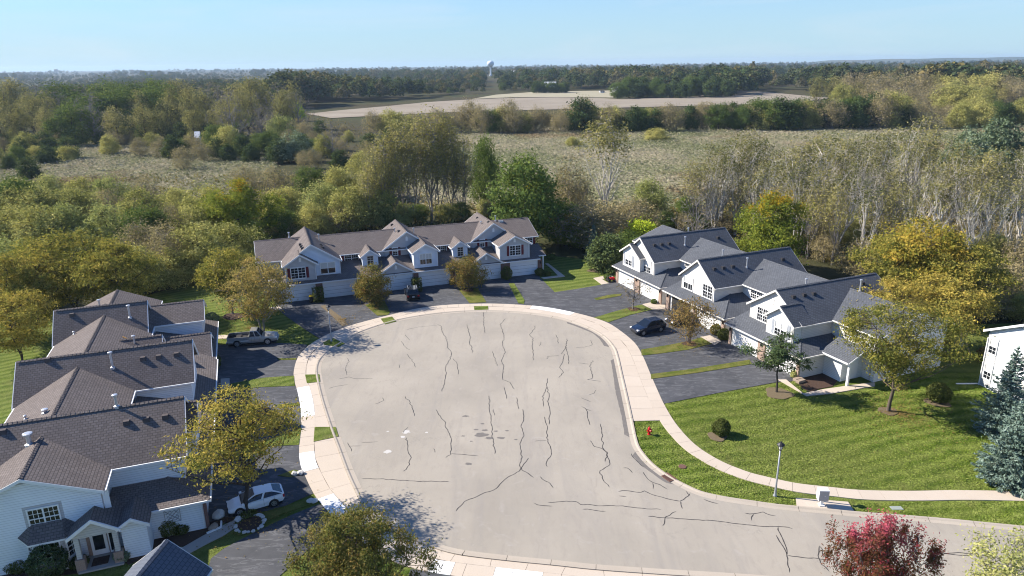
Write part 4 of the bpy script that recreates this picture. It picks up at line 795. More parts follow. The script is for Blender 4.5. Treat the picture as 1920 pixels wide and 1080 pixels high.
# near end: wall with the double window, bay, porch and bump-out
eu = -.5
def onend(px, py): return A.hit(px, py, (eu, 0, 0), (eu, 5, 0), (eu, 0, 5))
a, b = onend(*ZB2(190, 622)), onend(*ZB2(430, 715)); c = (a + b) / 2
m = MB(); rr = (0, -1); A.window((eu, c[1], c[2]), rr, abs(a[1] - b[1]), abs(a[2] - b[2]) - .1, double=True, grid=(3, 2), casing=.09)
m.obox((eu, c[1], c[2]), rr, (-1, 0), -abs(a[1] - b[1]) / 2 - .28, abs(a[1] - b[1]) / 2 + .28, -abs(a[2] - b[2]) / 2 - .25, abs(a[2] - b[2]) / 2 + .25, .001, .0035); A.part(m, 'window_surround', 'siding_grey')
m = MB(); m.extr_u([(9.0, 6.42), (11.5, 6.42), (10.25, 6.95)], eu - .05, eu - .002); A.part(m, 'gable_peak', 'siding_grey')
m = MB(); m.prism([(eu - .03, 5.62, 5.1 - 1.6), (eu - .002, 5.62, 5.1 - 1.6), (eu - .002, 6.0, 3.5), (eu - .03, 6.0, 3.5)], [(eu - .03, 5.62, 5.0), (eu - .002, 5.62, 5.0), (eu - .002, 6.0, 5.0), (eu - .03, 6.0, 5.0)]); A.part(m, 'corner_board', 'trim_white')
bay = MB(); b0 = [(eu, 10.9), (eu - .9, 10.2), (eu - .9, 8.6), (eu, 7.9)]
bay.prism([(u, v, 0) for u, v in b0], [(u, v, 2.55) for u, v in b0]); A.part(bay, 'bay_wall', 'siding_grey')
m = MB(); lo = [(eu, 11.3), (eu - 1.2, 10.45), (eu - 1.2, 8.35), (eu, 7.5)]; hi = [(eu, 10.4), (eu - .05, 10.2), (eu - .05, 8.6), (eu, 8.4)]
for i in range(3): m.face([(*lo[i], 2.56), (*hi[i], 3.35), (*hi[i + 1], 3.35), (*lo[i + 1], 2.56)][::-1])
r_ = A.part(m, 'bay_roof', 'shingle_brown'); m = MB(); m.prism([(u, v, 2.42) for u, v in lo], [(u, v, 2.55) for u, v in lo]); A.part(m, 'fascia', 'trim_white', r_)
for (p, q) in zip(b0, b0[1:]):
    p = np.array(p); q = np.array(q); d = (q - p) / np.linalg.norm(q - p); A.window((*((p + q) / 2), 1.55), tuple(d), np.linalg.norm(q - p) - .45, 1.4, False if np.linalg.norm(q - p) < 1.5 else True, (2, 2), casing=.08)
m = MB(); m.slab([(-2.15, 8.15, 2.75), (-.45, 8.15, 2.75), (-.45, 6.6, 3.85), (-2.15, 6.6, 3.85)][::-1], .1); m.slab([(-2.15, 6.6, 3.85), (1.2, 6.6, 3.85), (1.2, 5.05, 2.75), (-2.15, 5.05, 2.75)][::-1], .1); r_ = A.part(m, 'porch_roof', 'shingle_brown')
m = MB(); m.extr_u([(8.2, 2.5), (8.2, 2.74), (6.6, 3.84), (6.6, 3.6)], -2.24, -2.13); m.extr_u([(6.6, 3.6), (6.6, 3.84), (5.0, 2.74), (5.0, 2.5)], -2.24, -2.13); A.part(m, 'fascia', 'trim_white', r_)
m = MB(); m.extr_u([(7.9, 2.45), (7.9, 2.7), (6.6, 3.65), (5.3, 2.7), (5.3, 2.45)], -1.95, -1.75); A.part(m, 'porch_gable', 'siding_beige')
for v in (7.72, 5.45): A.block(-1.98, -1.68, v - .15, v + .15, .95, 2.45, 'siding_beige', 'porch_post'); A.block(-2.12, -1.6, v - .28, v + .28, 0, .95, 'brick_tan', 'pier_base')
A.block(-.62, eu - .02, 5.75, 7.5, .12, 2.5, 'brick_tan', 'entry_wall')
A.block(-.72, -.63, 6.25, 7.25, .15, 2.35, 'trim_white', 'front_door'); fd = A.block(-.735, -.722, 6.43, 7.07, .55, 2.15, 'glass', 'door_glass'); A.block(-.735, -.722, 5.86, 6.1, .3, 2.2, 'glass', 'sidelight'); A.block(-.72, -.63, 5.78, 6.18, .15, 2.35, 'trim_white', 'sidelight_frame')
A.block(-2.3, eu - .02, 5.2, 7.9, 0, .12, 'concrete_grey', 'porch_floor'); A.block(-1.9, -1.0, 6.2, 7.2, .121, .14, 'mulch', 'door_mat')
A.block(-1.75, -.12, 3.55, 5.1, 0, 2.5, 'siding_white', 'bump_wall'); m = MB(); m.slab([(-2.05, 5.3, 2.7), (.6, 5.3, 2.7), (.6, 4.35, 3.3), (-2.05, 4.35, 3.3)][::-1], .1); m.slab([(-2.05, 4.35, 3.3), (.6, 4.35, 3.3), (.6, 3.3, 2.62), (-2.05, 3.3, 2.62)][::-1], .1); r_ = A.part(m, 'bump_roof', 'shingle_brown')
m = MB(); m.extr_u([(5.32, 2.46), (5.32, 2.69), (4.35, 3.29), (4.35, 3.06)], -2.13, -2.03); m.extr_u([(4.35, 3.06), (4.35, 3.29), (3.28, 2.61), (3.28, 2.38)], -2.13, -2.03); A.part(m, 'fascia', 'trim_white', r_)
m = MB(); m.extr_u([(5.1, 2.48), (5.1, 2.6), (4.35, 3.16), (3.55, 2.66), (3.55, 2.48)], -1.75, -1.65); A.part(m, 'gable_wall', 'siding_white')
# wrought ornament on the garage side wall
c = A.hit(*ZB2(1205, 658), (-.1, 0, 0), (-.1, 5, 0), (-.1, 0, 5)); m = MB(); h = .5
for y in (-h, h): m.beam((-.14, c[1] - h, c[2] + y), (-.14, c[1] + h, c[2] + y), .03, .03); m.beam((-.14, c[1] + y, c[2] - h), (-.14, c[1] + y, c[2] + h), .03, .03)
m.beam((-.14, c[1] - h, c[2] - h), (-.14, c[1] + h, c[2] + h), .03, .03); m.beam((-.143, c[1] + h, c[2] - h), (-.143, c[1] - h, c[2] + h), .03, .03)
for sx, sz in ((1, 0), (-1, 0), (0, 1), (0, -1)):
    for dd in (-.14, .14):
        pr_ = None
        for t in np.linspace(0, 5.2, 10):
            q = (-.14, c[1] + sx * .28 + (dd if sx == 0 else 0) + .11 * math.cos(t), c[2] + sz * .28 + (dd if sz == 0 else 0) + .11 * math.sin(t))
            if pr_: m.beam(pr_, q, .025, .025)
            pr_ = q
o = A.part(m, 'iron_ornament', 'pole_grey'); clean(o, 'square wrought iron scroll panel on the white garage side wall')
m = MB(); m.box(-.2, -.11, .15, .25, .1, 2.45); A.part(m, 'downspout', 'trim_white')
A.block(-.13, -.102, 1.6, 1.75, 1.95, 2.1, 'trim_white', 'wall_light')

# ---- slate roof at the bottom edge -----------------------------------------------------------------
pk = G(312.7, 1011.5, 4.9); ev = G(397, 1066, 2.9)
dr = np.array([ev[0] - pk[0], ev[1] - pk[1]]); hwD = np.linalg.norm(dr); dr /= hwD
angD = math.degrees(math.atan2(dr[1], dr[0]))
Dd = Row('townhouse', 'slate blue gabled garage roof at the bottom edge of the photo', 'townhouse', (pk[0], pk[1]), angD, 'shingle_slate', 'trim_cream')
# ridge runs towards the camera (-v)
m = MB(); m.slab([(0, -9, 4.9), (hwD, -9, 2.9), (hwD, 0, 2.9), (0, 0, 4.9)], .1); m.slab([(-hwD, -9, 2.9), (0, -9, 4.9), (0, 0, 4.9), (-hwD, 0, 2.9)], .1); r_ = Dd.part(m, 'roof', 'shingle_slate'); Dd.ridge_cap((0, -.05, 4.9), (0, -9, 4.9), r_)
f = Dd.fascia_v(0, hwD, 4.9, 2.9, 0, 1); f.box(hwD, hwD + .11, -9, -.03, 2.74, 2.87); Dd.part(f, 'fascia', 'trim_cream', r_)
Dd.wall_block([(-hwD + .35, 0), (hwD - .35, 0), (hwD - .35, 2.9), (0, 4.75), (-hwD + .35, 2.9)], -8.8, -.35, 'siding_grey')

# ---- the house cut by the right edge ----------------------------------------------------------------
c0 = G(1836, 721)
Ee = Row('townhouse', 'bright white two storey house cut off by the right edge behind the blue spruces', 'townhouse', (c0[0], c0[1]), -79, 'shingle_brown', 'trim_white')
Ee.gable(4.6, 8.5, -.35, 13, 5.0, 5.95, 'siding_white', 0, 0, oh=.4, cap=True)
Ee.gable(7.2, 9.9, 3.6, 13, 4.0, 7.3, 'siding_white', 4.2, 3, 'rear_gable_roof')
Ee.block(-.02, 1.25, -.03, -.003, .1, 5.7, 'siding_grey', 'wall_panel')
for z in (1.75, 4.5): Ee.window((.72, -.03, z), (1, 0), .8, 1.5, False, (2, 2), blind=1)
for z in (1.65, 4.15): Ee.window((4.9, 0, z), (1, 0), 1.8, 1.5, True, (2, 2), blind=1)
Ee.downspout(-.0, -.03, 0, 5.2); m = MB(); m.beam((-.1, -.1, .08), (-.6, -2.2, .05), .12, .1); Ee.part(m, 'drain_extension', 'trim_white')

# ------------------------------------------------------------------ far buildings
hz_y = lambda px: HOR - (px - 960) * math.tan(-ROLL)
def far_pt(px, d): r_ = ray(px, 540); return r_[0] / r_[1] * d
t = thing('water_tower', 'white bulb shaped water tower on the horizon', 'water tower', (far_pt(928, 2000), 2000, 0))
m = MB(); m.lathe([(4.2, 0), (2.6, 3), (2.0, 8), (2.0, 21), (2.6, 23)], n=16); m.build('shaft', 'tower_white', t, smooth=True)
m = MB(); m.lathe([(2.5, 22.5), (4.5, 24.5), (8.2, 28), (9.7, 31.5), (9.4, 34.5), (7.6, 37.3), (4.5, 39), (1.2, 39.7), (.8, 40.8), (0, 41)], n=24); m.build('tank', 'tower_white', t, smooth=True)
FAR_B = []
def far_house(name, label, px, top, d, wpx, depth, wall, roof, ang=0, roofh=.38, cat='building'):
    x = far_pt(px, d); h = CAM_H - (top - hz_y(px)) / F_PX * d * 1.07; w = wpx / F_PX * d; FAR_B.append((x, d, w)); t = thing(name, label, cat, (x, d, -.1), R(ang)); e = max(2.5, h - max(2.0, w * roofh * .5))
    m = MB(); m.box(-w / 2, w / 2, -depth / 2, depth / 2, 0, e); m.extr_u([(-depth / 2, e), (depth / 2, e), (0, h - .1)], -w / 2, w / 2); m.build('wall', wall, t)
    m = MB(); m.slab([(-w / 2 - .4, -depth / 2 - .5, e - .3), (w / 2 + .4, -depth / 2 - .5, e - .3), (w / 2 + .4, 0, h), (-w / 2 - .4, 0, h)], .2); m.slab([(-w / 2 - .4, 0, h), (w / 2 + .4, 0, h), (w / 2 + .4, depth / 2 + .5, e - .3), (-w / 2 - .4, depth / 2 + .5, e - .3)], .2); m.build('roof', roof, t)
    for k in range(max(2, int(w / 4))): m = MB(); xx = -w / 2 + (k + .5) * w / max(2, int(w / 4)); m.box(xx - .5, xx + .5, -depth / 2 - .05, -depth / 2 - .01, e * .4, e * .4 + 1.3); m.build('window', 'interior_dark', t)
far_house('barn', 'white barn among the trees beyond the tan field', 1030, 148, 850, 20, 10, 'barn_white', 'barn_roof', -14)
far_house('farmhouse', 'white farmhouse at the edge of the tan field', 1143, 155.5, 800, 9, 8, 'barn_white', 'barn_white', 30, .8, 'house')
far_house('shed', 'low white shed just left of the farmhouse', 1119, 166.5, 800, 7, 6, 'barn_white', 'barn_roof', 5)
far_house('warehouse', 'long pale warehouse below the horizon right of the water tower', 962, 130.5, 1900, 16, 30, 'barn_white', 'barn_white', 0, .1)
far_house('farmhouse', 'pale house with light roof right of the dark tree clump', 1180, 141, 1000, 11, 9, 'barn_white', 'barn_white', 0, .3, 'house')
far_house('farmhouse', 'white gabled house among the right far trees', 1600, 145, 720, 6, 8, 'barn_white', 'barn_white', 70, .8, 'house')
far_house('farmhouse', 'long low white house among the right far trees', 1624, 154.5, 640, 13, 8, 'barn_white', 'barn_roof', -8, .25, 'house')
far_house('warehouse', 'pale roofed building far among the right woods', 1702, 140, 1000, 14, 12, 'barn_white', 'barn_white', 0, .2)
far_house('shed', 'white shed at the foot of the left tall wood', 412, 230, 285, 6, 4, 'barn_white', 'barn_white', 12, .2)
far_house('tower_block', 'tiny tall building on the left horizon', 186, 128.5, 5200, 5, 14, 'concrete_grey', 'concrete_grey', 0, .05)
m = MB(); N = 40; xs = np.linspace(far_pt(1480, 7600), far_pt(2300, 7600), N); hh = [max(0, 20 + 15 * math.sin(i / (N - 1) * math.pi) ** .7 + 2 * math.sin(i * 1.3)) if 0 < i < N - 1 else -1 for i in range(N)]
for i in range(N - 1): m.face([(xs[i], 7300, -.5), (xs[i + 1], 7300, -.5), (xs[i + 1], 7600, hh[i + 1]), (xs[i], 7600, hh[i])]); m.face([(xs[i], 7600, hh[i]), (xs[i + 1], 7600, hh[i + 1]), (xs[i + 1], 8200, -.5), (xs[i], 8200, -.5)])
o = m.build('hill', 'leaf_far'); o['kind'] = 'structure'; o['label'] = 'low wooded rise on the right horizon'

# ------------------------------------------------------------------ trees
def unit(a): return a / (np.linalg.norm(a, axis=-1, keepdims=True) + 1e-9)
def leaf_quads(cen, size, rg, up=.5, outward=None, elong=1.6, axis=None):
    """one small rhombic leaf (or leaf spray) at each centre"""
    n = len(cen); nr = rg.normal(size=(n, 3)); nr[:, 2] += up * 1.5
    if outward is not None: nr += outward * .8
    nr = unit(nr); a = rg.normal(size=(n, 3)) if axis is None else axis + rg.normal(size=(n, 3)) * .35
    a = unit(a - nr * (a * nr).sum(1, keepdims=True)); b = np.cross(nr, a)
    s = (size * (.55 + .9 * rg.random(n)))[:, None]
    v = np.stack([cen - a * s * .5 * elong, cen + b * s * .36 - nr * s * .06, cen + a * s * .5 * elong, cen - b * s * .36 - nr * s * .06], 1).reshape(-1, 3)
    return v, np.arange(4 * n).reshape(-1, 4)
class Wood:
    def __init__(s): s.v = []; s.q = []; s.n = 0
    def path(s, P, r0, r1, sides=5):
        P = np.asarray(P, float); k = len(P); T = unit(np.gradient(P, axis=0)); x = unit(np.cross(T, np.array([.31, .87, .39]))); y = np.cross(T, x)
        rr = np.linspace(0, 1, k) ** .8 * (r1 - r0) + r0; a = np.linspace(0, 2 * math.pi, sides, False)
        ring = P[:, None] + (x[:, None] * np.cos(a)[None, :, None] + y[:, None] * np.sin(a)[None, :, None]) * rr[:, None, None]
        s.v.append(ring.reshape(-1, 3)); i = np.arange(k - 1)[:, None] * sides; j = np.arange(sides)[None]; jn = (j + 1) % sides
        s.q.append((np.stack([i + j, i + jn, i + sides + jn, i + sides + j], -1).reshape(-1, 4) + s.n)); s.n += k * sides
    def mesh(s, name, mat):
        me = np_mesh(name, np.concatenate(s.v), np.concatenate(s.q)); me.materials.append(MATS[mat]); me.polygons.foreach_set('use_smooth', [True] * len(me.polygons)); return me
def bez(a, b, c, n):
    t = np.linspace(0, 1, n)[:, None]; return a * (1 - t) ** 2 + 2 * b * t * (1 - t) + c * t * t

def make_tree(seed, h, rad, cb=.25, prof=None, nl=12, nc=90, lpc=55, ls=.24, sig=.55, flat=.7, shell=.45, bark='bark_brown', lmat='leaf_bush', tr=None,
              stems=1, lean=(0, 0), twigs=True, up=.5, lob=.28, bare=0.0, top_only=0.0, rise=.55, elong=1.6, sides=6, spread=.0, twr=.018):
    rg = np.random.default_rng(seed); tr = tr or h * .017 + .03
    prof = prof or (lambda t: np.sin(np.pi * np.clip(.12 + .83 * t, 0, 1)) ** .7)
    tt = np.linspace(0, 1, 60); w = prof(tt) ** 1.6 + .02; w /= w.sum(); t = rg.choice(tt, nc, p=w) + rg.uniform(-.008, .008, nc)
    ph = rg.uniform(0, 6.28, 4); an = rg.uniform(0, 6.28, nc)
    rr = prof(np.clip(t, 0, 1)) * rad * (rg.random(nc) ** shell) * (1 + lob * np.sin(3 * an + ph[0] + 4 * t) * .6 + lob * np.sin(2 * an + ph[1] - 3 * t) * .6)
    z0 = h * cb; cz = z0 + t * (h - z0) * .97
    C = np.stack([rr * np.cos(an), rr * np.sin(an), cz], 1); C[:, :2] += np.array(lean) * (cz / h)[:, None] ** 1.5 * h
    wd = Wood(); trunks = []
    for k in range(stems):
        a = 6.28 * k / stems + ph[2]; o = np.array([math.cos(a), math.sin(a), 0]) * (spread if stems > 1 else 0)
        top = np.array([lean[0] * h * .8, lean[1] * h * .8, h * (.86 if stems == 1 else .62 + .2 * rg.random())]) + o * rad * (1.0 if stems > 1 else 0)
        P = bez(o * .12, np.array([0, 0, h * .4]) + o * rad * .25 + np.array([*rg.normal(0, .03, 2), 0]) * h * .4, top, 9); P[1:-1, :2] += rg.normal(0, .012 * h, (7, 2))
        P[0] += (0, 0, -.1); wd.path(P, tr / math.sqrt(stems), .02, sides); trunks.append(P)
        f = bez(P[0], P[0], P[0] + (P[1] - P[0]) * .35, 3); wd.path(f, tr / math.sqrt(stems) * 1.45, tr / math.sqrt(stems) * .95, sides)
    TP = np.concatenate([resample3(P, .25) for P in trunks])
    far = [int(rg.integers(nc))]; d = np.linalg.norm(C - C[far[0]], axis=1)
    while len(far) < min(nl, nc): k = int(np.argmax(d)); far.append(k); d = np.minimum(d, np.linalg.norm(C - C[k], axis=1))
    LP = [TP[TP[:, 2] > z0 * .8]]
    for k in far:
        c = C[k]; r = math.hypot(c[0], c[1]); zt = max(z0 * .72, c[2] - r * rise - .1 * h * rg.random()); kk = int(np.argmin(abs(TP[:, 2] - zt) + .15 * np.linalg.norm(TP[:, :2] - c[:2], axis=1))); a = TP[kk]
        mid = (a + c) / 2 + np.array([0, 0, -.12 * r]) + rg.normal(0, .05 * r + .05, 3); P = bez(a, mid, c, 7); P[1:-1] += rg.normal(0, .035 * r, (5, 3))
        wd.path(P, tr * (.42 if r > .4 * rad else .3) / math.sqrt(max(1, stems * .6)), .014, 5 if sides > 4 else 4); LP.append(resample3(P, .3)[2:])
    L = np.concatenate(LP)
    if twigs:
        for k in range(nc):
            c = C[k]; dd = np.linalg.norm(L - c, axis=1) + np.maximum(0, L[:, 2] - c[2]) * 1.5; a = L[int(np.argmin(dd))]
            if np.linalg.norm(a - c) > .15:
                m = (a + c) / 2 + rg.normal(0, .08 * np.linalg.norm(a - c), 3); wd.path([a, m, c], twr + .012, .006, 3)
                for _ in range(2): e = c + rg.normal(0, sig * .9, 3) + (0, 0, sig * .3); wd.path([m, (m + e) / 2 + rg.normal(0, .05, 3), e], twr * .7, .004, 3)
    keep = np.ones(nc, bool)
    if bare: keep = rg.random(nc) > bare
    if top_only: keep &= (t + rg.normal(0, .12, nc)) > top_only
    Ck = C[keep]; dens = (.5 + rg.random(len(Ck))) ; cnt = np.maximum(1, (lpc * dens).astype(int)); idx = np.repeat(np.arange(len(Ck)), cnt)
    off = rg.normal(0, 1, (len(idx), 3)) * sig * np.array([1, 1, flat]); cen = Ck[idx] + off * (.7 + .6 * rg.random(len(Ck)))[idx][:, None]
    ctr = np.array([0, 0, z0 + .45 * (h - z0)]); outw = unit(cen - ctr)
    v, q = leaf_quads(cen, ls, rg, up, outw, elong)
    cm = np_mesh('crown', v, q); cm.materials.append(MATS[lmat]); return wd.mesh('trunk', bark), cm, h, rad
def resample3(P, step):
    s = np.concatenate([[0], np.cumsum(np.linalg.norm(np.diff(P, axis=0), axis=1))]); n = max(3, int(s[-1] / step) + 1); t = np.linspace(0, s[-1], n)
    return np.stack([np.interp(t, s, P[:, i]) for i in range(3)], 1)
def make_spruce(seed, h, rad, lmat='needle_blue', whorls=26, per=11, ls=.2, lpb=34, droop=.18, power=.9, cb=.03, jit=.14):
    rg = np.random.default_rng(seed); wd = Wood(); wd.path(np.stack([np.zeros(6), np.zeros(6), np.linspace(-.1, h * .98, 6)], 1), h * .018 + .05, .015, 6)
    cs = []; ax = []
    for i in range(whorls):
        f = i / (whorls - 1); z = h * (cb + (.965 - cb) * f); L0 = rad * ((1 - f) ** power) * (.92 if f > .08 else .8) + .1; n = max(4, int(per * (1 - f * .55)))
        for k in range(n):
            a = 6.28 * (k + rg.random() * .7) / n + i * 1.3; L = L0 * (1 + rg.normal(0, jit)); dr = np.array([math.cos(a), math.sin(a), 0])
            tz = (.35 * f) - droop * (1 - f); P0 = np.array([0, 0, z]); P2 = P0 + dr * L + np.array([0, 0, L * tz + .12]); P1 = P0 + dr * L * .5 + np.array([0, 0, L * tz * .5 - .08 * L])
            if L > .35: wd.path(bez(P0, P1, P2, 4), .03, .006, 3)
            m = max(5, int(lpb * L / rad * 1.15)); t = rg.random(m) ** .75; Q = P0 * ((1 - t) ** 2)[:, None] + P1 * (2 * t * (1 - t))[:, None] + P2 * (t * t)[:, None]
            side = np.array([-dr[1], dr[0], 0]); s = rg.normal(0, 1, m) * .26 * L * (1.05 - t) ; Q = Q + side * s[:, None] + np.array([0, 0, 1.]) * rg.normal(-.03, .05, m)[:, None]
            cs.append(Q); ax.append(np.tile(dr, (m, 1)) + side * (np.sign(s) * .7)[:, None])
    cen = np.concatenate(cs); v, q = leaf_quads(cen, ls, rg, .8, None, 2.3, np.concatenate(ax)); cm = np_mesh('crown', v, q); cm.materials.append(MATS[lmat]); return wd.mesh('trunk', 'bark_dark'), cm, h, rad
def make_shrub(seed, rx, rz, lmat, n, ls, boxy=False, flat=.0):
    rg = np.random.default_rng(seed); d = unit(rg.normal(size=(n, 3)))
    if boxy: d = d / np.abs(d).max(1, keepdims=True) * .93
    r = (1 - .3 * rg.random(n) ** 2); lump = 1 + .08 * np.sin(5 * d[:, 0] + 2) * np.cos(4 * d[:, 1]) + .05 * np.sin(9 * d[:, 2])
    cen = d * (r * lump)[:, None] * np.array([rx, rx, rz]) + np.array([0, 0, rz * .92]); cen[:, 2] = np.maximum(cen[:, 2], .03)
    v, q = leaf_quads(cen, ls, rg, .3, d * 1.2, 1.4); cm = np_mesh('foliage', v, q); cm.materials.append(MATS[lmat])
    wd = Wood()
    for k in range(5): e = rg.normal(0, .35, 3) * rx; wd.path([(0, 0, -.05), (e[0] * .5, e[1] * .5, rz * .5), (e[0], e[1], rz * 1.1)], .04, .01, 4)
    return wd.mesh('stems', 'bark_dark'), cm, rz * 2, rx

used_label = {}
def plant(tr, x, y, h=None, label='', cat='tree', group=None, name='tree', w=None, rz=None, z=-.03, parts=('trunk', 'crown')):
    wm, cm, h0, r0 = tr; s = (h / h0) if h else 1.0; sx = (w / r0) if w else s
    t = thing(name, label, cat, (x, y, z), random.uniform(0, 6.28) if rz is None else rz, group); t.scale = (sx, sx, s)
    for nm, me in zip(parts, (wm, cm)): o = bpy.data.objects.new(nm, me); COL.objects.link(o); o.parent = t
    return t
vase = lambda t: np.clip(.35 + 1.1 * t, 0, 1) * np.clip((1.03 - t) * 2.6, 0, 1) ** .55
oval = lambda t: np.sin(np.pi * np.clip(.1 + .85 * t, 0, 1)) ** .6
dome = lambda t: np.sqrt(np.clip(1 - (np.clip(t, 0, 1) * .98) ** 2, 0, 1)) * np.clip(.6 + 2 * t, 0, 1)
tall = lambda t: np.sin(np.pi * np.clip(.06 + .86 * t, 0, 1)) ** .8
cone = lambda t: np.clip(1.02 - t, 0, 1) ** .75 * np.clip(.5 + 3 * t, 0, 1)

# --- hero trees near the houses
def gp(px, py): return g2(px, py)
hero = []
L1 = make_tree(101, 10.2, 4.2, .33, vase, 22, 210, 95, .135, .42, .4, .42, 'bark_dark', 'leaf_locust', .2, lob=.5, bare=.36, rise=.75)
plant(L1, *gp(466, 962), label='honey locust turning yellow inside the ring of pale stones', name='honey_locust', rz=.6)
L2 = make_tree(102, 11.2, 5.0, .3, vase, 22, 240, 120, .135, .48, .42, .42, 'bark_brown', 'leaf_locust', .2, lob=.48, bare=.24, rise=.8)
plant(L2, *gp(1665, 771), label='airy yellow honey locust standing on the striped right lawn', name='honey_locust', rz=2.1)
L3 = make_tree(103, 9.8, 4.4, .24, vase, 18, 200, 85, .16, .5, .5, .42, 'bark_grey', 'leaf_locust_tan', .2, stems=2, spread=.5, lob=.38, bare=.28, rise=.85)
plant(L3, *gp(494, 627), label='yellow olive locust overhanging the left end of the centre townhouses', name='honey_locust', rz=1.0)
L4 = make_tree(104, 9.2, 4.0, .24, vase, 16, 170, 105, .17, .5, .55, .42, 'bark_grey', 'leaf_locust', .2, stems=2, spread=.45, lob=.3, rise=.85)
plant(L4, *gp(436, 589), label='second locust in the mulch ring left of the centre townhouses', name='honey_locust', rz=3.3)
P1 = make_tree(105, 7.6, 4.1, .16, oval, 16, 230, 210, .11, .33, .8, .4, 'bark_brown', 'leaf_pear', .16, lob=.5, bare=.1)
px_, py_ = G(672, 955, 7.2)[:2]
plant(P1, float(px_), float(py_) - 1.0, label='dense bronze green pear tree at the bottom edge beside the driveway', name='pear_tree', w=3.35)
M1 = make_tree(106, 6.4, 2.5, .12, oval, 26, 170, 150, .1, .17, 2.3, .5, 'bark_grey', 'leaf_red', .11, lob=.45, up=.25, rise=2.2)
q = G(1655, 965, 6.3); plant(M1, float(q[0]), float(q[1]) - .6, label='crimson maple at the bottom edge in front of the road', name='red_maple', w=2.3)
Y1 = make_tree(107, 5.4, 2.2, .15, oval, 12, 110, 60, .12, .34, .9, .45, 'bark_grey', 'leaf_palegreen', .08, lob=.3, bare=.1)
q = G(1898, 1003, 5.2); plant(Y1, float(q[0]), float(q[1]) - .5, label='pale yellow green young tree in the bottom right corner', name='young_tree', w=2.3)
S1 = make_spruce(108, 8.6, 2.5, whorls=26, per=11, lpb=110, ls=.12, droop=.05, jit=.22)
plant(S1, *gp(1874, 815), label='tall open blue spruce in front of the white house', name='blue_spruce')
S2 = make_spruce(109, 7.9, 3.0, whorls=28, per=14, lpb=130, ls=.12, power=.75)
plant(S2, *gp(1898, 905), label='broad dense blue spruce nearest the pavement at the right edge', name='blue_spruce')
PN = make_tree(110, 6.5, 2.6, .3, tall, 18, 46, 120, .12, .33, .5, .6, 'bark_dark', 'needle_green', .13, lob=.7, elong=2.6, up=.9, rise=.1)
plant(PN, *gp(1456, 736), label='small open pine in a soil ring beside the last driveway', name='pine_tree')
K1 = make_tree(111, 4.7, 2.3, .22, vase, 16, 120, 3, .17, .35, .8, .45, 'bark_grey', 'leaf_rust', .12, lob=.3, bare=.5, twr=.022)
plant(K1, *gp(1187, 580), label='nearly bare crab apple in the mulch ring between right driveways', name='crab_apple', rz=.4)
K2 = make_tree(112, 5.6, 3.3, .24, vase, 16, 150, 34, .13, .36, .7, .42, 'bark_brown', 'leaf_rust', .12, stems=4, spread=.35, lob=.35, bare=.2)
plant(K2, *gp(1293, 645), label='thin rust leaved crab apple with several stems beside the dark car', name='crab_apple', rz=2.0)
O1 = make_tree(113, 5.5, 2.15, .1, oval, 10, 110, 110, .13, .34, 1, .4, 'bark_brown', 'leaf_pear', .09, lob=.15)
plant(O1, *gp(702, 571), label='round olive pear tree left of the parked black car', name='pear_tree', w=2.3)
O2 = make_tree(114, 5.2, 2.5, .22, oval, 10, 110, 95, .13, .36, .9, .4, 'bark_brown', 'leaf_pear', .1, lob=.35, bare=.05)
plant(O2, *gp(878, 544), label='bronze crab apple on the middle verge before the centre garages', name='crab_apple', w=2.6)
plant(S1, *gp(1112, 482), h=6.0, w=1.6, label='slim blue spruce at the far lawn between the rows', name='blue_spruce')
PB = make_tree(115, 5.9, 2.8, .04, dome, 12, 120, 80, .22, .42, .8, .4, 'bark_dark', 'needle_green', .14, lob=.25, elong=2.2)
plant(PB, *gp(1138, 507), label='broad dark green pine bush beside the slim blue spruce', name='pine_tree', w=3.0)
LM = make_tree(116, 5.6, 2.6, .1, oval, 10, 90, 70, .26, .42, .9, .4, 'bark_brown', 'leaf_lime', .1, lob=.2)
q = G(1204, 416, 5.6); plant(LM, float(q[0]), float(q[1]), label='vivid lime yellow maple behind the first right townhouse', name='maple_tree', w=2.7)

# --- shrubs
def shrub(px, py, rx, rz, label, lm='leaf_hedge', n=2600, ls=.1, boxy=False, seed=0, name='shrub', rzr=None, cat='shrub', group=None):
    return plant(make_shrub(seed or int(px), rx, rz, lm, n, ls, boxy), *gp(px, py), label=label, cat=cat, name=name, parts=('stems', 'foliage'), rz=rzr, group=group)
shrub(1351, 815, .78, .82, 'clipped round bush alone on the right lawn', ls=.1, n=4200)
shrub(1758, 752, 1.1, 1.0, 'dark rounded shrub behind the airy locust on the right lawn', n=4200, ls=.12)
shrub(598, 566, .8, 1.15, 'tall clipped hedge block between the two leftmost centre garages', boxy=True, rzr=R(19.5), name='hedge')
shrub(674, 556, .55, .95, 'clipped hedge block beside the round pear tree', boxy=True, rzr=R(19.5), name='hedge')
shrub(782, 546, .75, 1.1, 'clipped dark hedge block in front of the black car', boxy=True, rzr=R(19.5), name='hedge')
shrub(950, 524, .9, 1.1, 'rounded dark bush between the two right centre garages')
shrub(1012, 516, .8, .6, 'low dark bush at the right corner of the centre row')
shrub(1026, 517, .6, .4, 'smallest low bush by the concrete path at the lawn')
shrub(1033, 486, .75, .45, 'low leafy plant on the lawn behind the centre row corner', 'leaf_green')
shrub(848, 533, .5, .45, 'low rust brown plant at the middle porch', 'leaf_rust')
shrub(1226, 569, .45, .35, 'low green plant at the brick corner of the first right garage', 'leaf_green', n=900)
shrub(1240, 567, .5, .4, 'green plant before the first right porch wall', 'leaf_green', n=1100)
shrub(1343, 627, .75, .7, 'olive bush at the second right garage corner', 'leaf_pear')
shrub(1357, 636, .8, .7, 'dark bush between the second and third right garages')
shrub(1489, 708, .4, .45, 'yellow green plant at the last right garage corner', 'leaf_palegreen', n=900)
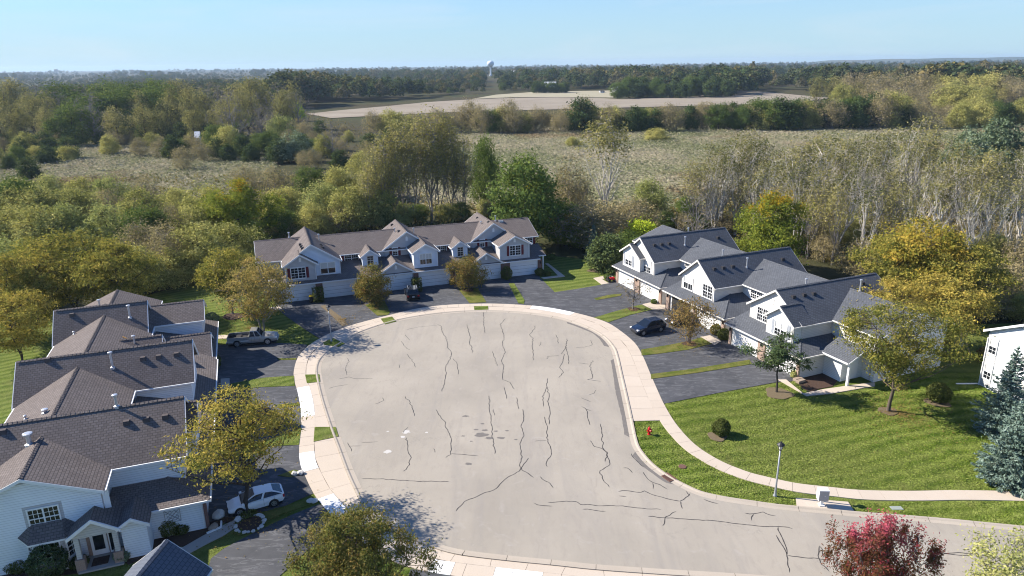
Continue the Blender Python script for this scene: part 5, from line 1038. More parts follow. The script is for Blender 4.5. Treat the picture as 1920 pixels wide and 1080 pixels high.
shrub(1139, 523, .6, .45, 'grassy plant beside the red mower', 'leaf_green', n=1300)
shrub(95, 1080, 1.15, 1.25, 'dark upright yew before the left bay window', 'needle_green', n=3800, ls=.13)
shrub(40, 1066, .9, .5, 'low dark bush under the left white wall', n=2000); shrub(10, 1062, .9, .45, 'low dark bush at the left edge of the photo', n=2000)
shrub(150, 1062, .6, .4, 'small dark bush beside the left front porch', n=1300)
shrub(320, 1000, .75, .75, 'dark green bush under the iron scroll panel', n=2200); shrub(340, 998, .6, .45, 'low mounded bush right of the scroll panel', n=1500); shrub(232, 1047, .6, .4, 'pale leafed low bush beside the porch pier', 'leaf_silver', n=1200)
shrub(398, 606, 1.0, .75, 'rounded grey green bush on the lawn behind the left row', 'leaf_silver', n=2200)
shrub(1695, 668, .8, .6, 'olive shrub at the far side of the airy locust', 'leaf_pear'); shrub(1838, 678, .6, .9, 'rusty shrub at the corner of the white house', 'leaf_rust', n=1500)
shrub(404, 690, .7, .9, 'dark shrub in the shade beside the left garages', n=1500)
shrub(465, 965, .62, .22, 'low plants round the trunk inside the pale stone ring', 'leaf_hedge', n=900)

# --- woodland trees: a few grown kinds, copied one by one
LIB = {}
def lib(k, *trs): LIB[k] = trs
lib('bush', *[make_tree(200 + i, 9, 4.6, .08, dome, 14, 150, 85, .23, .6, .8, .4, 'bark_dark', 'leaf_bush', lob=.35, sides=5, twr=.02, bare=.06) for i in range(4)])
lib('thin', *[make_tree(220 + i, 9, 3.9, .12, oval, 20, 130, 34, .21, .6, .9, .45, 'bark_grey', 'leaf_tan', lob=.3, sides=5, twr=.03) for i in range(3)])
lib('green', *[make_tree(240 + i, 11, 4.6, .1, oval, 12, 130, 90, .26, .62, .85, .38, 'bark_dark', 'leaf_green', lob=.35, sides=5, twigs=False) for i in range(3)])
lib('oak', *[make_tree(260 + i, 12, 5.6, .14, dome, 14, 190, 105, .23, .6, .6, .38, 'bark_dark', 'leaf_oak', lob=.35, sides=5, twigs=False) for i in range(2)])
lib('gold', *[make_tree(280 + i, 11, 5.4, .22, vase, 17, 190, 90, .19, .58, .45, .42, 'bark_dark', 'leaf_locust_gold', stems=2, spread=.5, lob=.3, sides=5) for i in range(2)])
lib('locust', *[make_tree(290 + i, 11, 5.6, .2, vase, 17, 200, 95, .19, .58, .45, .42, 'bark_dark', 'leaf_locust', stems=2, spread=.5, lob=.3, sides=5) for i in range(2)])
lib('poplar', *[make_tree(300 + i, 21, 3.4, .34, tall, 24, 150, 24, .26, .62, 1.25, .5, 'bark_grey', 'leaf_cottonwood', .2, stems=2 + i % 2, spread=.6, lob=.35, bare=.22, top_only=.25, rise=2.2, sides=5, twr=.035, lean=(-.03, 0)) for i in range(5)])
lib('paletrunk', *[make_tree(320 + i, 20, 3.3, .34, tall, 28, 105, 25, .24, .5, 1.1, .5, 'bark_pale', 'leaf_poplar', .3, stems=2 + i % 3, spread=.7, lob=.35, bare=.2, top_only=.56, rise=2.2, sides=5, twr=.02, lean=(-.05 + .05 * i, 0)) for i in range(4)])
lib('bare', *[make_tree(340 + i, 16, 6.0, .2, dome, 30, 200, 3, .3, .7, 1, .45, 'bark_grey', 'leaf_tan', .3, lob=.25, bare=.6, rise=1.1, sides=5, twr=.045) for i in range(2)])
lib('silver', *[make_tree(350 + i, 11, 5.4, .08, dome, 12, 140, 60, .38, .6, .9, .36, 'bark_dark', 'leaf_silver', lob=.35, sides=5, twigs=False) for i in range(2)])
lib('dark', *[make_tree(360 + i, 12, 5.0, .08, dome, 10, 100, 50, .48, .8, .85, .36, 'bark_dark', 'leaf_dark', lob=.3, sides=4, twigs=False) for i in range(3)])
lib('tallfar', *[make_tree(370 + i, 24, 6.0, .22, tall, 18, 130, 34, .45, 1.0, 1.1, .45, 'bark_dark', 'leaf_cottonwood', lob=.45, sides=4, bare=.18, top_only=.12, rise=1.6, twr=.05) for i in range(4)])
lib('lime', make_tree(390, 8, 4.2, .1, dome, 10, 110, 60, .34, .6, .85, .38, 'bark_dark', 'leaf_lime', lob=.3, sides=5, twigs=False))
lib('palegreen', *[make_tree(395 + i, 9, 4.4, .08, dome, 12, 140, 75, .23, .58, .85, .4, 'bark_dark', 'leaf_palegreen', lob=.35, sides=5, bare=.08) for i in range(2)])
ntree = 0
LAWN = [g2(*p) for p in ((-300, 640), (-300, 618), (0, 606), (250, 566), (420, 520), (470, 494), (470, 462), (740, 428), (1000, 405), (1060, 470), (1120, 478), (1180, 470), (1240, 440), (1400, 450), (1560, 505), (1700, 600), (1800, 618), (1920, 618), (2300, 640), (2300, 1500), (-300, 1500))]
def on_lawn(x, y):
    c = False; j = len(LAWN) - 1
    for i in range(len(LAWN)):
        if (LAWN[i][1] > y) != (LAWN[j][1] > y) and x < (LAWN[j][0] - LAWN[i][0]) * (y - LAWN[i][1]) / (LAWN[j][1] - LAWN[i][1]) + LAWN[i][0]: c = not c
        j = i
    return c
def at_top(kind, px, py, h, label, w=None, group=None, name=None, dy=0, rz=None):
    """a tree of height h whose tip stands at the photo pixel (px, py)"""
    global ntree; ntree += 1; q = G(px, py, h); tr = random.choice(LIB[kind])
    if group:
        r_ = ray(px, py); r_ = r_ / r_[1]; d = q[1]
        while on_lawn(r_[0] * d, d - 2.5) and d < 170: d += 2
        if d != q[1]: h = max(4.0, CAM_H + r_[2] * d); q = np.array([r_[0] * d, d, h])
        if w: w = min(w, h * .6)
    return plant(tr, float(q[0]), float(q[1]) + dy, h=h, w=w, label=label, group=group, name=name or NAMES.get(kind, 'tree'), z=-.12, rz=rz)
NAMES = dict(bush='bushy_tree', thin='thin_tree', green='green_tree', oak='oak_tree', gold='honey_locust', locust='honey_locust', poplar='poplar_tree', paletrunk='poplar_tree', bare='bare_tree', silver='willow_tree', dark='dark_tree', tallfar='tall_tree', lime='maple_tree', palegreen='bushy_tree')
# singled-out trees
one = [('oak', 440, 336, 12.5, 'large green oak with a golden top behind the left end of the centre row', 7.0), ('locust', 110, 430, 12, 'broad yellow locust behind the left townhouses nearest their roof', 6.6), ('locust', 25, 470, 11, 'yellow locust at the left edge beside the broad one', 5.5),
 ('locust', 200, 452, 11, 'yellow olive locust right of the broad locust behind the left roofs', 5.2), ('locust', 10, 545, 8.5, 'golden locust cut by the left edge beside the left roofs', 4.2), ('green', 20, 330, 12, 'dark green tree with an orange patch at the left edge above the thicket', 5.2),
 ('gold', 1745, 408, 13, 'large orange gold locust behind the right townhouses', 6.2), ('locust', 1690, 435, 11.0, 'yellow green locust left beside the large orange one', 5.2), ('locust', 1815, 460, 10.5, 'yellow green locust right of the large orange one', 5.4), ('locust', 1690, 520, 9, 'low yellow locust behind the last right townhouse', 4.4), ('locust', 1790, 520, 9, 'low olive locust on the lawn edge behind the gold trees', 4.8),
 ('oak', 1455, 358, 13, 'green and yellow tree behind the middle right townhouse', 5.6), ('palegreen', 1222, 334, 9, 'pale green round tree left of the poplar wood', 4.0), ('green', 908, 252, 17, 'dark green pointed tree between the tall poplars and the large dull green tree', 3.4),
 ('green', 985, 288, 17, 'large dull green tree behind the right end of the centre row', 6.4), ('thin', 1070, 300, 14, 'thin tan tree right of the large dull green tree', 4.4), ('silver', 548, 246, 10.5, 'silvery dark green round tree at the marsh edge', 6.0), ('palegreen', 522, 216, 12, 'mid green round tree behind the silvery one', 6.2),
 ('lime', 556, 192, 11, 'bright green tree by the corner of the tan field', 4.4), ('bare', 160, 165, 24, 'grey leafless tree with a broad crown at the marsh edge', 10.5), ('bare', 425, 160, 25, 'grey leafless tree in the tall wood before the tan field', 9.0), ('bare', 620, 222, 14, 'dark bare tree right of the silvery round tree', 6.2), ('bare', 1310, 352, 11, 'bare brown tree behind the first right townhouse', 4.4),
 ('silver', 1880, 222, 15, 'silver green willow at the right edge above the poplar wood', 7.4), ('silver', 1822, 238, 14, 'silver green willow left of the one at the right edge', 6.0), ('lime', 1275, 208, 5.5, 'yellow green low tree in front of the hedge at the tan field', 5.8), ('lime', 1302, 207, 5.5, 'yellow low tree just right of the yellow green one', 5.0), ('bush', 1232, 240, 5.5, 'round grey green bush standing in the tan marsh', 5.6), ('bush', 1074, 256, 4, 'small dark bush standing in the tan marsh', 3),
 ('green', 1178, 434, 5.2, 'dark low tree behind the slim blue spruce', 3.2)]
for k, px, py, h, l, w in one: at_top(k, px, py, h, l, w)
# the lone tall cottonwood
CW = make_tree(410, 22.5, 5.0, .3, tall, 30, 190, 26, .34, .6, 1.2, .5, 'bark_pale', 'leaf_cottonwood', .32, stems=2, spread=.35, lob=.3, top_only=.62, rise=1.8, twr=.04, sides=7)
q = G(1140, 212, 22.5); plant(CW, float(q[0]), float(q[1]), label='lone tall cottonwood with bare pale limbs and leaves at its top', name='cottonwood_tree', z=-.12, rz=.3)
def fill(zone, kinds, cells, hs, env, label, group, wr=(.95, 1.15), jit=10, dist=None):
    """cells: (px, py) of tree tops; env(px): tops may not stand above this photo row"""
    for px, py in cells:
        px += random.uniform(-jit, jit); py += random.uniform(-jit * .5, jit * .5); h = random.uniform(*hs); py = max(py, env(px)) if env else py
        if dist: dd = dist(py) + random.uniform(-7, 7); r_ = ray(px, py); h = max(5.0, CAM_H + dd * r_[2] / r_[1])
        k = random.choice(kinds); h0 = LIB[k][0][2]; r0 = LIB[k][0][3]
        at_top(k, px, py, h, label[k], w=r0 * h / h0 * random.uniform(*wr), group=group + ', ' + k + ' kind')
lerp = lambda xs, ys: (lambda x: float(np.interp(x, xs, ys)))
wl = 'in the thicket behind the left and centre townhouses'
band = {'bush': 'olive green bushy tree ' + wl, 'thin': 'thin tan tree ' + wl, 'palegreen': 'pale green bushy tree ' + wl, 'green': 'dark green tree ' + wl}
cells = [(x, y) for y, x0, x1, st in ((330, -40, 330, 62), (308, 455, 720, 60), (352, -60, 420, 64), (345, 540, 740, 58), (383, -60, 420, 62), (385, 520, 760, 58), (415, 250, 480, 62), (418, 540, 720, 70), (440, -60, 20, 60), (468, 250, 420, 60)) for x in range(x0, x1, st)]
fill('W', ['bush', 'bush', 'bush', 'thin', 'palegreen', 'palegreen', 'green'], cells, (8, 10.5), None, band, 'thicket trees')
wp = 'in the tall clump behind the centre townhouses'
cells = [(700, 250), (722, 232), (748, 222), (770, 212), (795, 208), (820, 212), (845, 222), (865, 238), (705, 290), (735, 275), (765, 262), (800, 260), (835, 268), (680, 300), (860, 290)]
fill('P', ['poplar'], cells, (20, 24), None, {'poplar': 'tall olive leaved poplar ' + wp}, 'tall poplar clump', (.95, 1.2), 8, lerp([205, 300], [148, 130]))
wr_ = 'in the poplar wood behind the right townhouses'
env = lerp([1180, 1260, 1340, 1400, 1470, 1530, 1570, 1620, 1660, 1700, 1760, 1790, 1830, 1930], [335, 318, 262, 232, 268, 248, 236, 252, 246, 212, 216, 246, 285, 270])
cells = [(x, y) for y, x0, x1, st in ((222, 1345, 1960, 30), (256, 1330, 1960, 34), (296, 1300, 1970, 40), (338, 1330, 1970, 50)) for x in range(x0, x1, st)]
fill('R', ['paletrunk', 'paletrunk', 'paletrunk', 'paletrunk', 'poplar'], cells, (18.5, 22), env, {'paletrunk': 'pale trunked poplar with leafy top ' + wr_, 'poplar': 'slender leafy poplar ' + wr_}, 'poplar wood', (1.0, 1.3), 12, lerp([220, 345], [148, 108]))
cells = [(x, y) for y, x0, x1, st in ((405, 1190, 1960, 58), (370, 1180, 1330, 50), (440, 1230, 1640, 64), (440, 1860, 1960, 60), (490, 1850, 1960, 60), (560, 1850, 1960, 70)) for x in range(x0, x1, st)]
fill('U', ['thin', 'thin', 'thin', 'bush', 'green'], cells, (4.5, 7.5), None, {'bush': 'olive understorey tree ' + wr_, 'thin': 'thin tan understorey tree ' + wr_, 'green': 'dark understorey tree ' + wr_}, 'poplar wood understorey')
wc = 'in the wood close behind the centre row'
cells = [(x, y) for y, x0, x1, st in ((400, 860, 1130, 48), (372, 930, 1180, 60), (330, 1010, 1120, 60), (425, 720, 880, 60)) for x in range(x0, x1, st)]
fill('C', ['green', 'thin', 'bush', 'oak'], cells, (9, 12), None, {'bush': 'olive tree ' + wc, 'thin': 'thin tan tree ' + wc, 'green': 'dark green tree ' + wc, 'oak': 'brown olive oak ' + wc}, 'wood behind the centre row')
wt = 'in the tall wood beyond the left marsh'
env = lerp([-60, 60, 120, 200, 280, 330, 400, 470, 540, 560], [152, 146, 152, 150, 142, 146, 146, 138, 142, 150])
cells = [(x, y) for y, x0, x1, st in ((150, -50, 560, 27), (170, -60, 560, 34), (195, -60, 520, 46)) for x in range(x0, x1, st)]
fill('T', ['tallfar', 'tallfar', 'tallfar', 'bare', 'green'], cells, (22, 28), env, {'tallfar': 'tall olive grey tree ' + wt, 'green': 'tall dark green tree ' + wt, 'bare': 'tall grey half bare tree ' + wt}, 'tall wood beyond the left marsh', (.95, 1.25), 9, lerp([140, 200], [400, 300]))
cells = [(x, y) for y, x0, x1, st in ((214, -60, 560, 44), (234, -60, 480, 46), (252, 200, 660, 40), (228, 560, 690, 44), (262, 590, 690, 44), (258, -60, 140, 30), (276, -60, 130, 30), (288, -60, 60, 34), (268, 340, 500, 40), (224, -60, 480, 33), (244, -60, 480, 34), (256, 230, 480, 36), (246, 480, 720, 34), (278, 560, 700, 36)) for x in range(x0, x1, st)]
ws = 'at the far edge of the left marsh'
fill('S', ['bush', 'thin', 'thin', 'dark', 'green'], cells, (4.5, 9), None, {'bush': 'olive bushy tree ' + ws, 'thin': 'thin tan tree ' + ws, 'dark': 'dark low tree ' + ws, 'green': 'green tree ' + ws}, 'marsh edge trees')
wh = 'in the hedge between the marsh and the tan field'
cells = [(x, 206 + random.uniform(-6, 8)) for x in range(700, 880, 24)] + [(x, random.choice((186, 196, 202))) for x in range(885, 960, 18)] + [(x, random.choice((193, 200, 207))) for x in range(965, 1080, 17)] + [(x, random.choice((180, 192))) for x in (1085, 1096, 1108)] + [(x, 199 - (x - 1130) * .025 + random.uniform(-5, 5)) for x in range(1125, 1420, 15)] + [(x, 188 + random.uniform(-6, 5)) for x in range(1420, 1520, 15)] + [(x, 180 - (x - 1500) * .03 + random.uniform(-6, 8)) for x in range(1500, 1700, 16)] + [(x, 190 + random.uniform(-8, 10)) for x in range(1700, 1960, 28)]
fill('H', ['thin', 'thin', 'bush', 'dark', 'green'], cells, (8, 13), None, {'bush': 'olive tree ' + wh, 'thin': 'grey tan leafless looking tree ' + wh, 'dark': 'dark green tree ' + wh, 'green': 'green tree ' + wh}, 'hedge at the tan field', (.85, 1.1), 5, lerp([172, 184, 200, 210], [345, 345, 345, 345]))
wk = 'in the dark clump standing in the tan field'
fill('K', ['dark', 'green', 'dark'], [(x, random.uniform(141, 158)) for x in range(1160, 1376, 17)], (12, 20), None, {'dark': 'dark green tree ' + wk, 'green': 'green tree ' + wk}, 'dark clump in the field', (.95, 1.2), 4, lerp([140, 160], [690, 660]))
wo = 'in the brown wood right of the tan field'
fill('O', ['thin', 'bush', 'thin', 'tallfar'], [(x, y + random.uniform(-6, 6)) for y, x0, x1, st in ((138, 1540, 1960, 27), (158, 1580, 1960, 34)) for x in range(x0, x1, st)], (12, 20), None, {'thin': 'brown tan tree ' + wo, 'bush': 'olive tree ' + wo, 'tallfar': 'tall grey olive tree ' + wo}, 'brown wood at the field', (.95, 1.25), 5, lerp([130, 165], [560, 430]))
wb = 'before the white barn'
fill('B', ['dark', 'green'], [(x, random.uniform(151, 156)) for x in range(1006, 1062, 9)], (9, 12), None, {'dark': 'dark green tree ' + wb, 'green': 'green tree ' + wb}, 'trees before the barn', (.9, 1.1), 2, lambda y: 815)
ws2 = 'hiding the left shed'
fill('L', ['bush', 'green'], [(402, 233), (413, 236), (423, 234)], (6, 8), None, {'bush': 'olive tree ' + ws2, 'green': 'green tree ' + ws2}, 'trees before the shed', (.9, 1.1), 2, lambda y: 272)

# --- the far woods, past counting: one mass of trees, finer near and simpler far
def far_mass(seed, lmat, n, w, h):
    rg = np.random.default_rng(seed); d = unit(rg.normal(size=(n, 3))); d[:, 2] = np.abs(d[:, 2]) * 1.1 - .25; r = (.8 + .35 * rg.random(n)) * (1 + .22 * np.sin(4 * d[:, 0] + seed) * np.sin(5 * d[:, 1]))
    cen = d * r[:, None] * np.array([w, w, h * .5]) + np.array([0, 0, h * .48]); v, q = leaf_quads(cen, w * .24, rg, .5, d, 1.3)
    me = np_mesh('far_crown', v, q); me.materials.append(MATS[lmat]); return bpy.data.objects.new('far_crown', me)
lib_col = bpy.data.collections.new('far_tree_kinds')
for i, lm in enumerate(('leaf_far', 'leaf_far', 'leaf_far', 'leaf_far_warm', 'leaf_dark', 'leaf_far_tan')): o = far_mass(500 + i, lm, 420, 5.0, 12.5); lib_col.objects.link(o)
bx = [-100, 480, 560, 600, 700, 760, 860, 1000, 1150, 1156, 1380, 1386, 1500, 1560, 1700, 2020]; by = [238, 222, 210, 201, 193, 187, 180, 171, 169, 182, 179, 166, 172, 178, 186, 196]
pts = []; sc = []
rg = np.random.default_rng(77)
while len(pts) < 11000:
    d = 430 * (8200 / 430) ** rg.random() if rg.random() < .55 else rg.uniform(430, 2600); px = rg.uniform(-120, 2040)
    dv = ray(px, 540); xx = dv[0] / dv[1] * d; u, v = PX(xx, d, 0)
    if v > np.interp(px, bx, by): continue
    if any(abs(xx - bx_ * d / by_) < bw_ * .8 and by_ - 45 < d < by_ + 14 for bx_, by_, bw_ in FAR_B): continue
    if d > 900 and math.sin(xx * .004 + 1) * math.sin(d * .0031 + xx * .001) > .72: continue
    if abs(px - 928) < 12 and 700 < d < 2000: continue
    pts.append((xx, d, -.3)); sc.append(rg.uniform(.6, 1.15) ** 1.3 * (1.5 if d < 1100 else 1.25) * (.62 if px < 560 and d < 2500 else 1.0) * (1 + .35 * math.sin(xx * .011 + d * .006)))
me = bpy.data.meshes.new('far_woods'); me.from_pydata(pts, [], [])
a = me.attributes.new('scl', 'FLOAT', 'POINT'); a.data.foreach_set('value', np.array(sc, np.float32)); a = me.attributes.new('rot', 'FLOAT_VECTOR', 'POINT'); a.data.foreach_set('vector', np.array([(0, 0, x) for x in rg.uniform(0, 6.28, len(pts))], np.float32).ravel())
a = me.attributes.new('kind_i', 'INT', 'POINT'); a.data.foreach_set('value', rg.choice(6, len(pts), p=[.24, .22, .2, .1, .12, .12]).astype(np.int32))
fw = bpy.data.objects.new('far_woods', me); COL.objects.link(fw); clean(fw, 'distant wooded plain reaching to the horizon', 'woods', kind='stuff')
gt = bpy.data.node_groups.new('far_woods', 'GeometryNodeTree'); gt.interface.new_socket('Geometry', in_out='INPUT', socket_type='NodeSocketGeometry'); gt.interface.new_socket('Geometry', in_out='OUTPUT', socket_type='NodeSocketGeometry')
gi = gt.nodes.new('NodeGroupInput'); go = gt.nodes.new('NodeGroupOutput'); ip = gt.nodes.new('GeometryNodeInstanceOnPoints'); ci = gt.nodes.new('GeometryNodeCollectionInfo'); ci.inputs['Collection'].default_value = lib_col; ci.inputs['Separate Children'].default_value = True; ci.inputs['Reset Children'].default_value = True
def named(nm, ty): k = gt.nodes.new('GeometryNodeInputNamedAttribute'); k.data_type = ty; k.inputs[0].default_value = nm; return k.outputs[0]
gt.links.new(gi.outputs[0], ip.inputs['Points']); gt.links.new(ci.outputs[0], ip.inputs['Instance']); ip.inputs['Pick Instance'].default_value = True
gt.links.new(named('kind_i', 'INT'), ip.inputs['Instance Index']); gt.links.new(named('rot', 'FLOAT_VECTOR'), ip.inputs['Rotation']); gt.links.new(named('scl', 'FLOAT'), ip.inputs['Scale']); gt.links.new(ip.outputs[0], go.inputs[0])
fw.modifiers.new('scatter', 'NODES').node_group = gt

# --- undergrowth under the woods, reeds in the marsh
def in_poly(P, x, y):
    P = np.asarray(P); c = np.zeros(len(x), bool); j = len(P) - 1
    for i in range(len(P)):
        cond = ((P[i, 1] > y) != (P[j, 1] > y)) & (x < (P[j, 0] - P[i, 0]) * (y - P[i, 1]) / (P[j, 1] - P[i, 1] + 1e-12) + P[i, 0]); c ^= cond; j = i
    return c
rg = np.random.default_rng(5)
under = [pxs((-60, 480), (-60, 345), (470, 330), (700, 330), (880, 400), (1150, 410), (1150, 440), (1000, 440), (760, 470), (470, 470), (420, 510), (250, 550)),
         pxs((860, 400), (1200, 390), (1500, 360), (1960, 350), (1960, 600), (1830, 600), (1640, 540), (1500, 470), (1300, 430), (1130, 470), (1040, 455), (1000, 430)), pxs((-60, 268), (-60, 205), (560, 210), (700, 240), (690, 290), (480, 285), (300, 285), (200, 262), (60, 300)), pxs((690, 262), (700, 225), (1200, 215), (1700, 195), (1960, 200), (1960, 212), (1600, 214), (1200, 232), (870, 245))]
cen = []
for k, P in enumerate(under):
    P = np.array(P); lo, hi = P.min(0), P.max(0); n = (34000, 38000, 26000, 16000)[k]; x = rg.uniform(lo[0], hi[0], n); y = rg.uniform(lo[1], hi[1], n); m = in_poly(P, x, y); x, y = x[m], y[m]
    hh = np.abs(np.sin(x * .31 + 2 * np.sin(y * .23)) * np.cos(y * .27 + np.sin(x * .2))) ; cen.append(np.stack([x, y, rg.random(len(x)) ** .8 * (.3 + 2.0 * hh)], 1))
cen = np.concatenate(cen); v, q = leaf_quads(cen, .5, rg, .4, None, 1.6); me = np_mesh('undergrowth', v, q); me.materials.append(MATS['leaf_undergrowth'])
o = bpy.data.objects.new('undergrowth', me); COL.objects.link(o); clean(o, 'brown and green undergrowth on the woodland floor', 'undergrowth', kind='stuff')
n = NT('reed'); isl = n.n('ShaderNodeNewGeometry').outputs['Random Per Island']; p = n.pos(); f = n.math('ADD', n.math('MULTIPLY', isl, .5), n.math('MULTIPLY', n.noise(.022, 5, .6, p), 1.2)); f = n.math('SUBTRACT', f, .42, clamp=True)
rst = n.ramp(n.noise(.017, 4, .6, n.mapping(p, loc=(31, 7, 0))), [(.56, 0.0), (.66, .75)])
c = n.ramp(f, [(.15, (.18, .2, .09)), (.38, (.31, .3, .175)), (.6, (.42, .37, .26)), (.95, (.49, .425, .31))]); c = n.mix(rst, c, (.27, .18, .1)); d = n.n('ShaderNodeBsdfDiffuse', {'Color': c}); t = n.n('ShaderNodeBsdfTranslucent', {'Color': c}); n.link(n.n('ShaderNodeMixShader', {0: .3, 1: d.outputs[0], 2: t.outputs[0]}).outputs[0], n.out.inputs[0]); MATS['reed'] = n.m
for P, l, cnt in zip(marsh_polys, ('grey green reeds filling the marsh on the left', 'pale tan reeds filling the broad marsh'), (110000, 400000)):
    P = np.array(P); lo, hi = P.min(0), P.max(0); x = rg.uniform(lo[0], hi[0], cnt); y = rg.uniform(lo[1], hi[1], cnt); m = in_poly(P, x, y); x, y = x[m], y[m]; k = len(x)
    gap = np.sin(x * .09 + 1.7 * np.sin(y * .05)) * np.cos(y * .11 + np.sin(x * .07)); zz = (.25 + .95 * rg.random(k)) * (1 + .4 * gap)
    ax_ = np.tile(np.array([-.8, .1, .35]), (k, 1)); v, q_ = leaf_quads(np.stack([x, y, zz], 1), .5, rg, 1.5, None, 1.7, ax_)
    me = np_mesh('reeds', v, np.arange(4 * k).reshape(-1, 4)); me.materials.append(MATS['reed']); o = bpy.data.objects.new('reeds', me); COL.objects.link(o); clean(o, l, 'reeds', kind='stuff')
# short turf blades over the lawns nearest the camera, thick enough to break up the flat sheet
cen = []
for P, kk in ((pxs((1245, 758), (1440, 722), (1500, 712), (1540, 745), (1640, 730), (1700, 700), (1830, 700), (1960, 800), (1960, 920), (1705, 919), (1557, 912), (1437, 892), (1336, 854), (1264, 788)), 150000), (pxs((1183, 795), (1228, 786), (1286, 847), (1380, 892), (1490, 920), (1490, 950), (1317, 929), (1207, 866)), 26000), (pxs((1605, 942), (1960, 938), (1960, 990), (1610, 965)), 22000)):
    P = np.array(P); lo, hi = P.min(0), P.max(0); x = rg.uniform(lo[0], hi[0], kk); y = rg.uniform(lo[1], hi[1], kk); m = in_poly(P, x, y); cen.append(np.stack([x[m], y[m], rg.uniform(-.03, .012, m.sum())], 1))
cen = np.concatenate(cen); v, q_ = leaf_quads(cen, .1, rg, 2.2, None, 1.7); me = np_mesh('turf', v, q_); me.materials.append(MATS['turf']); o = bpy.data.objects.new('turf', me); COL.objects.link(o); clean(o, 'short mown turf on the right lawn and grass strip', 'grass', kind='stuff')
cen = []
for (px, py), r_, k in (((1690, 776), 6.5, 1500), ((466, 962), 4.0, 700), ((470, 615), 6.0, 1100), ((1293, 645), 4.0, 500), ((878, 548), 3.0, 300), ((705, 578), 3.2, 400), ((640, 600), 2.5, 300), ((1187, 582), 2.5, 200)):
    c = np.array(g2(px, py)); a = rg.uniform(0, 6.28, k); d = np.abs(rg.normal(0, .55, k)) * r_; cen.append(np.stack([c[0] + d * np.cos(a), c[1] + d * np.sin(a), np.full(k, .085)], 1))
cen = np.concatenate(cen); v, q_ = leaf_quads(cen, .1, rg, 4.0, None, 1.4); me = np_mesh('fallen_leaves', v, q_); me.materials.append(MATS['leaf_rust']); o = bpy.data.objects.new('fallen_leaves', me); COL.objects.link(o); clean(o, 'fallen brown leaves scattered under the street trees', 'fallen leaves', kind='stuff')
print('individual woodland trees', ntree, 'mesh tris', sum(len(m.loops) - 2 * len(m.polygons) for m in bpy.data.meshes))

# ------------------------------------------------------------------ vehicles
def loft(mb, sts, m=0):
    """sts: (x, half width, z low, z shoulder) from tail to nose"""
    rings = []
    for x, hw, zb, zt in sts:
        zm = zb + (zt - zb) * .55
        rings.append([(x, -hw * .93, zb), (x, -hw, zm), (x, -hw * .95, zt - .05), (x, -hw * .82, zt), (x, 0, zt + .025), (x, hw * .82, zt), (x, hw * .95, zt - .05), (x, hw, zm), (x, hw * .93, zb)])
    for a, b in zip(rings, rings[1:]):
        for i in range(9): j = (i + 1) % 9; mb.face([a[i], b[i], b[j], a[j]], m)
    mb.face(rings[0], m); mb.face(rings[-1][::-1], m)
def wheel(par, x, y, r, w, rim='rim_metal'):
    t = MB(); s = 1 if y > 0 else -1; t.tube((x, y - s * w, r), (x, y, r), r, n=16); o = t.build('wheel', 'rubber', par)
    q = MB(); q.tube((x, y - s * .02, r), (x, y + s * .012, r), r * .66, n=14); ri = q.build('rim', rim, o)
    k = MB()
    for i in range(5): a = i * 6.283 / 5 + .4; k.tube((x + math.cos(a) * r * .42, y, r + math.sin(a) * r * .42), (x + math.cos(a) * r * .42, y + s * .015, r + math.sin(a) * r * .42), r * .12, n=6)
    k.build('rim_opening', 'rubber', o); return o
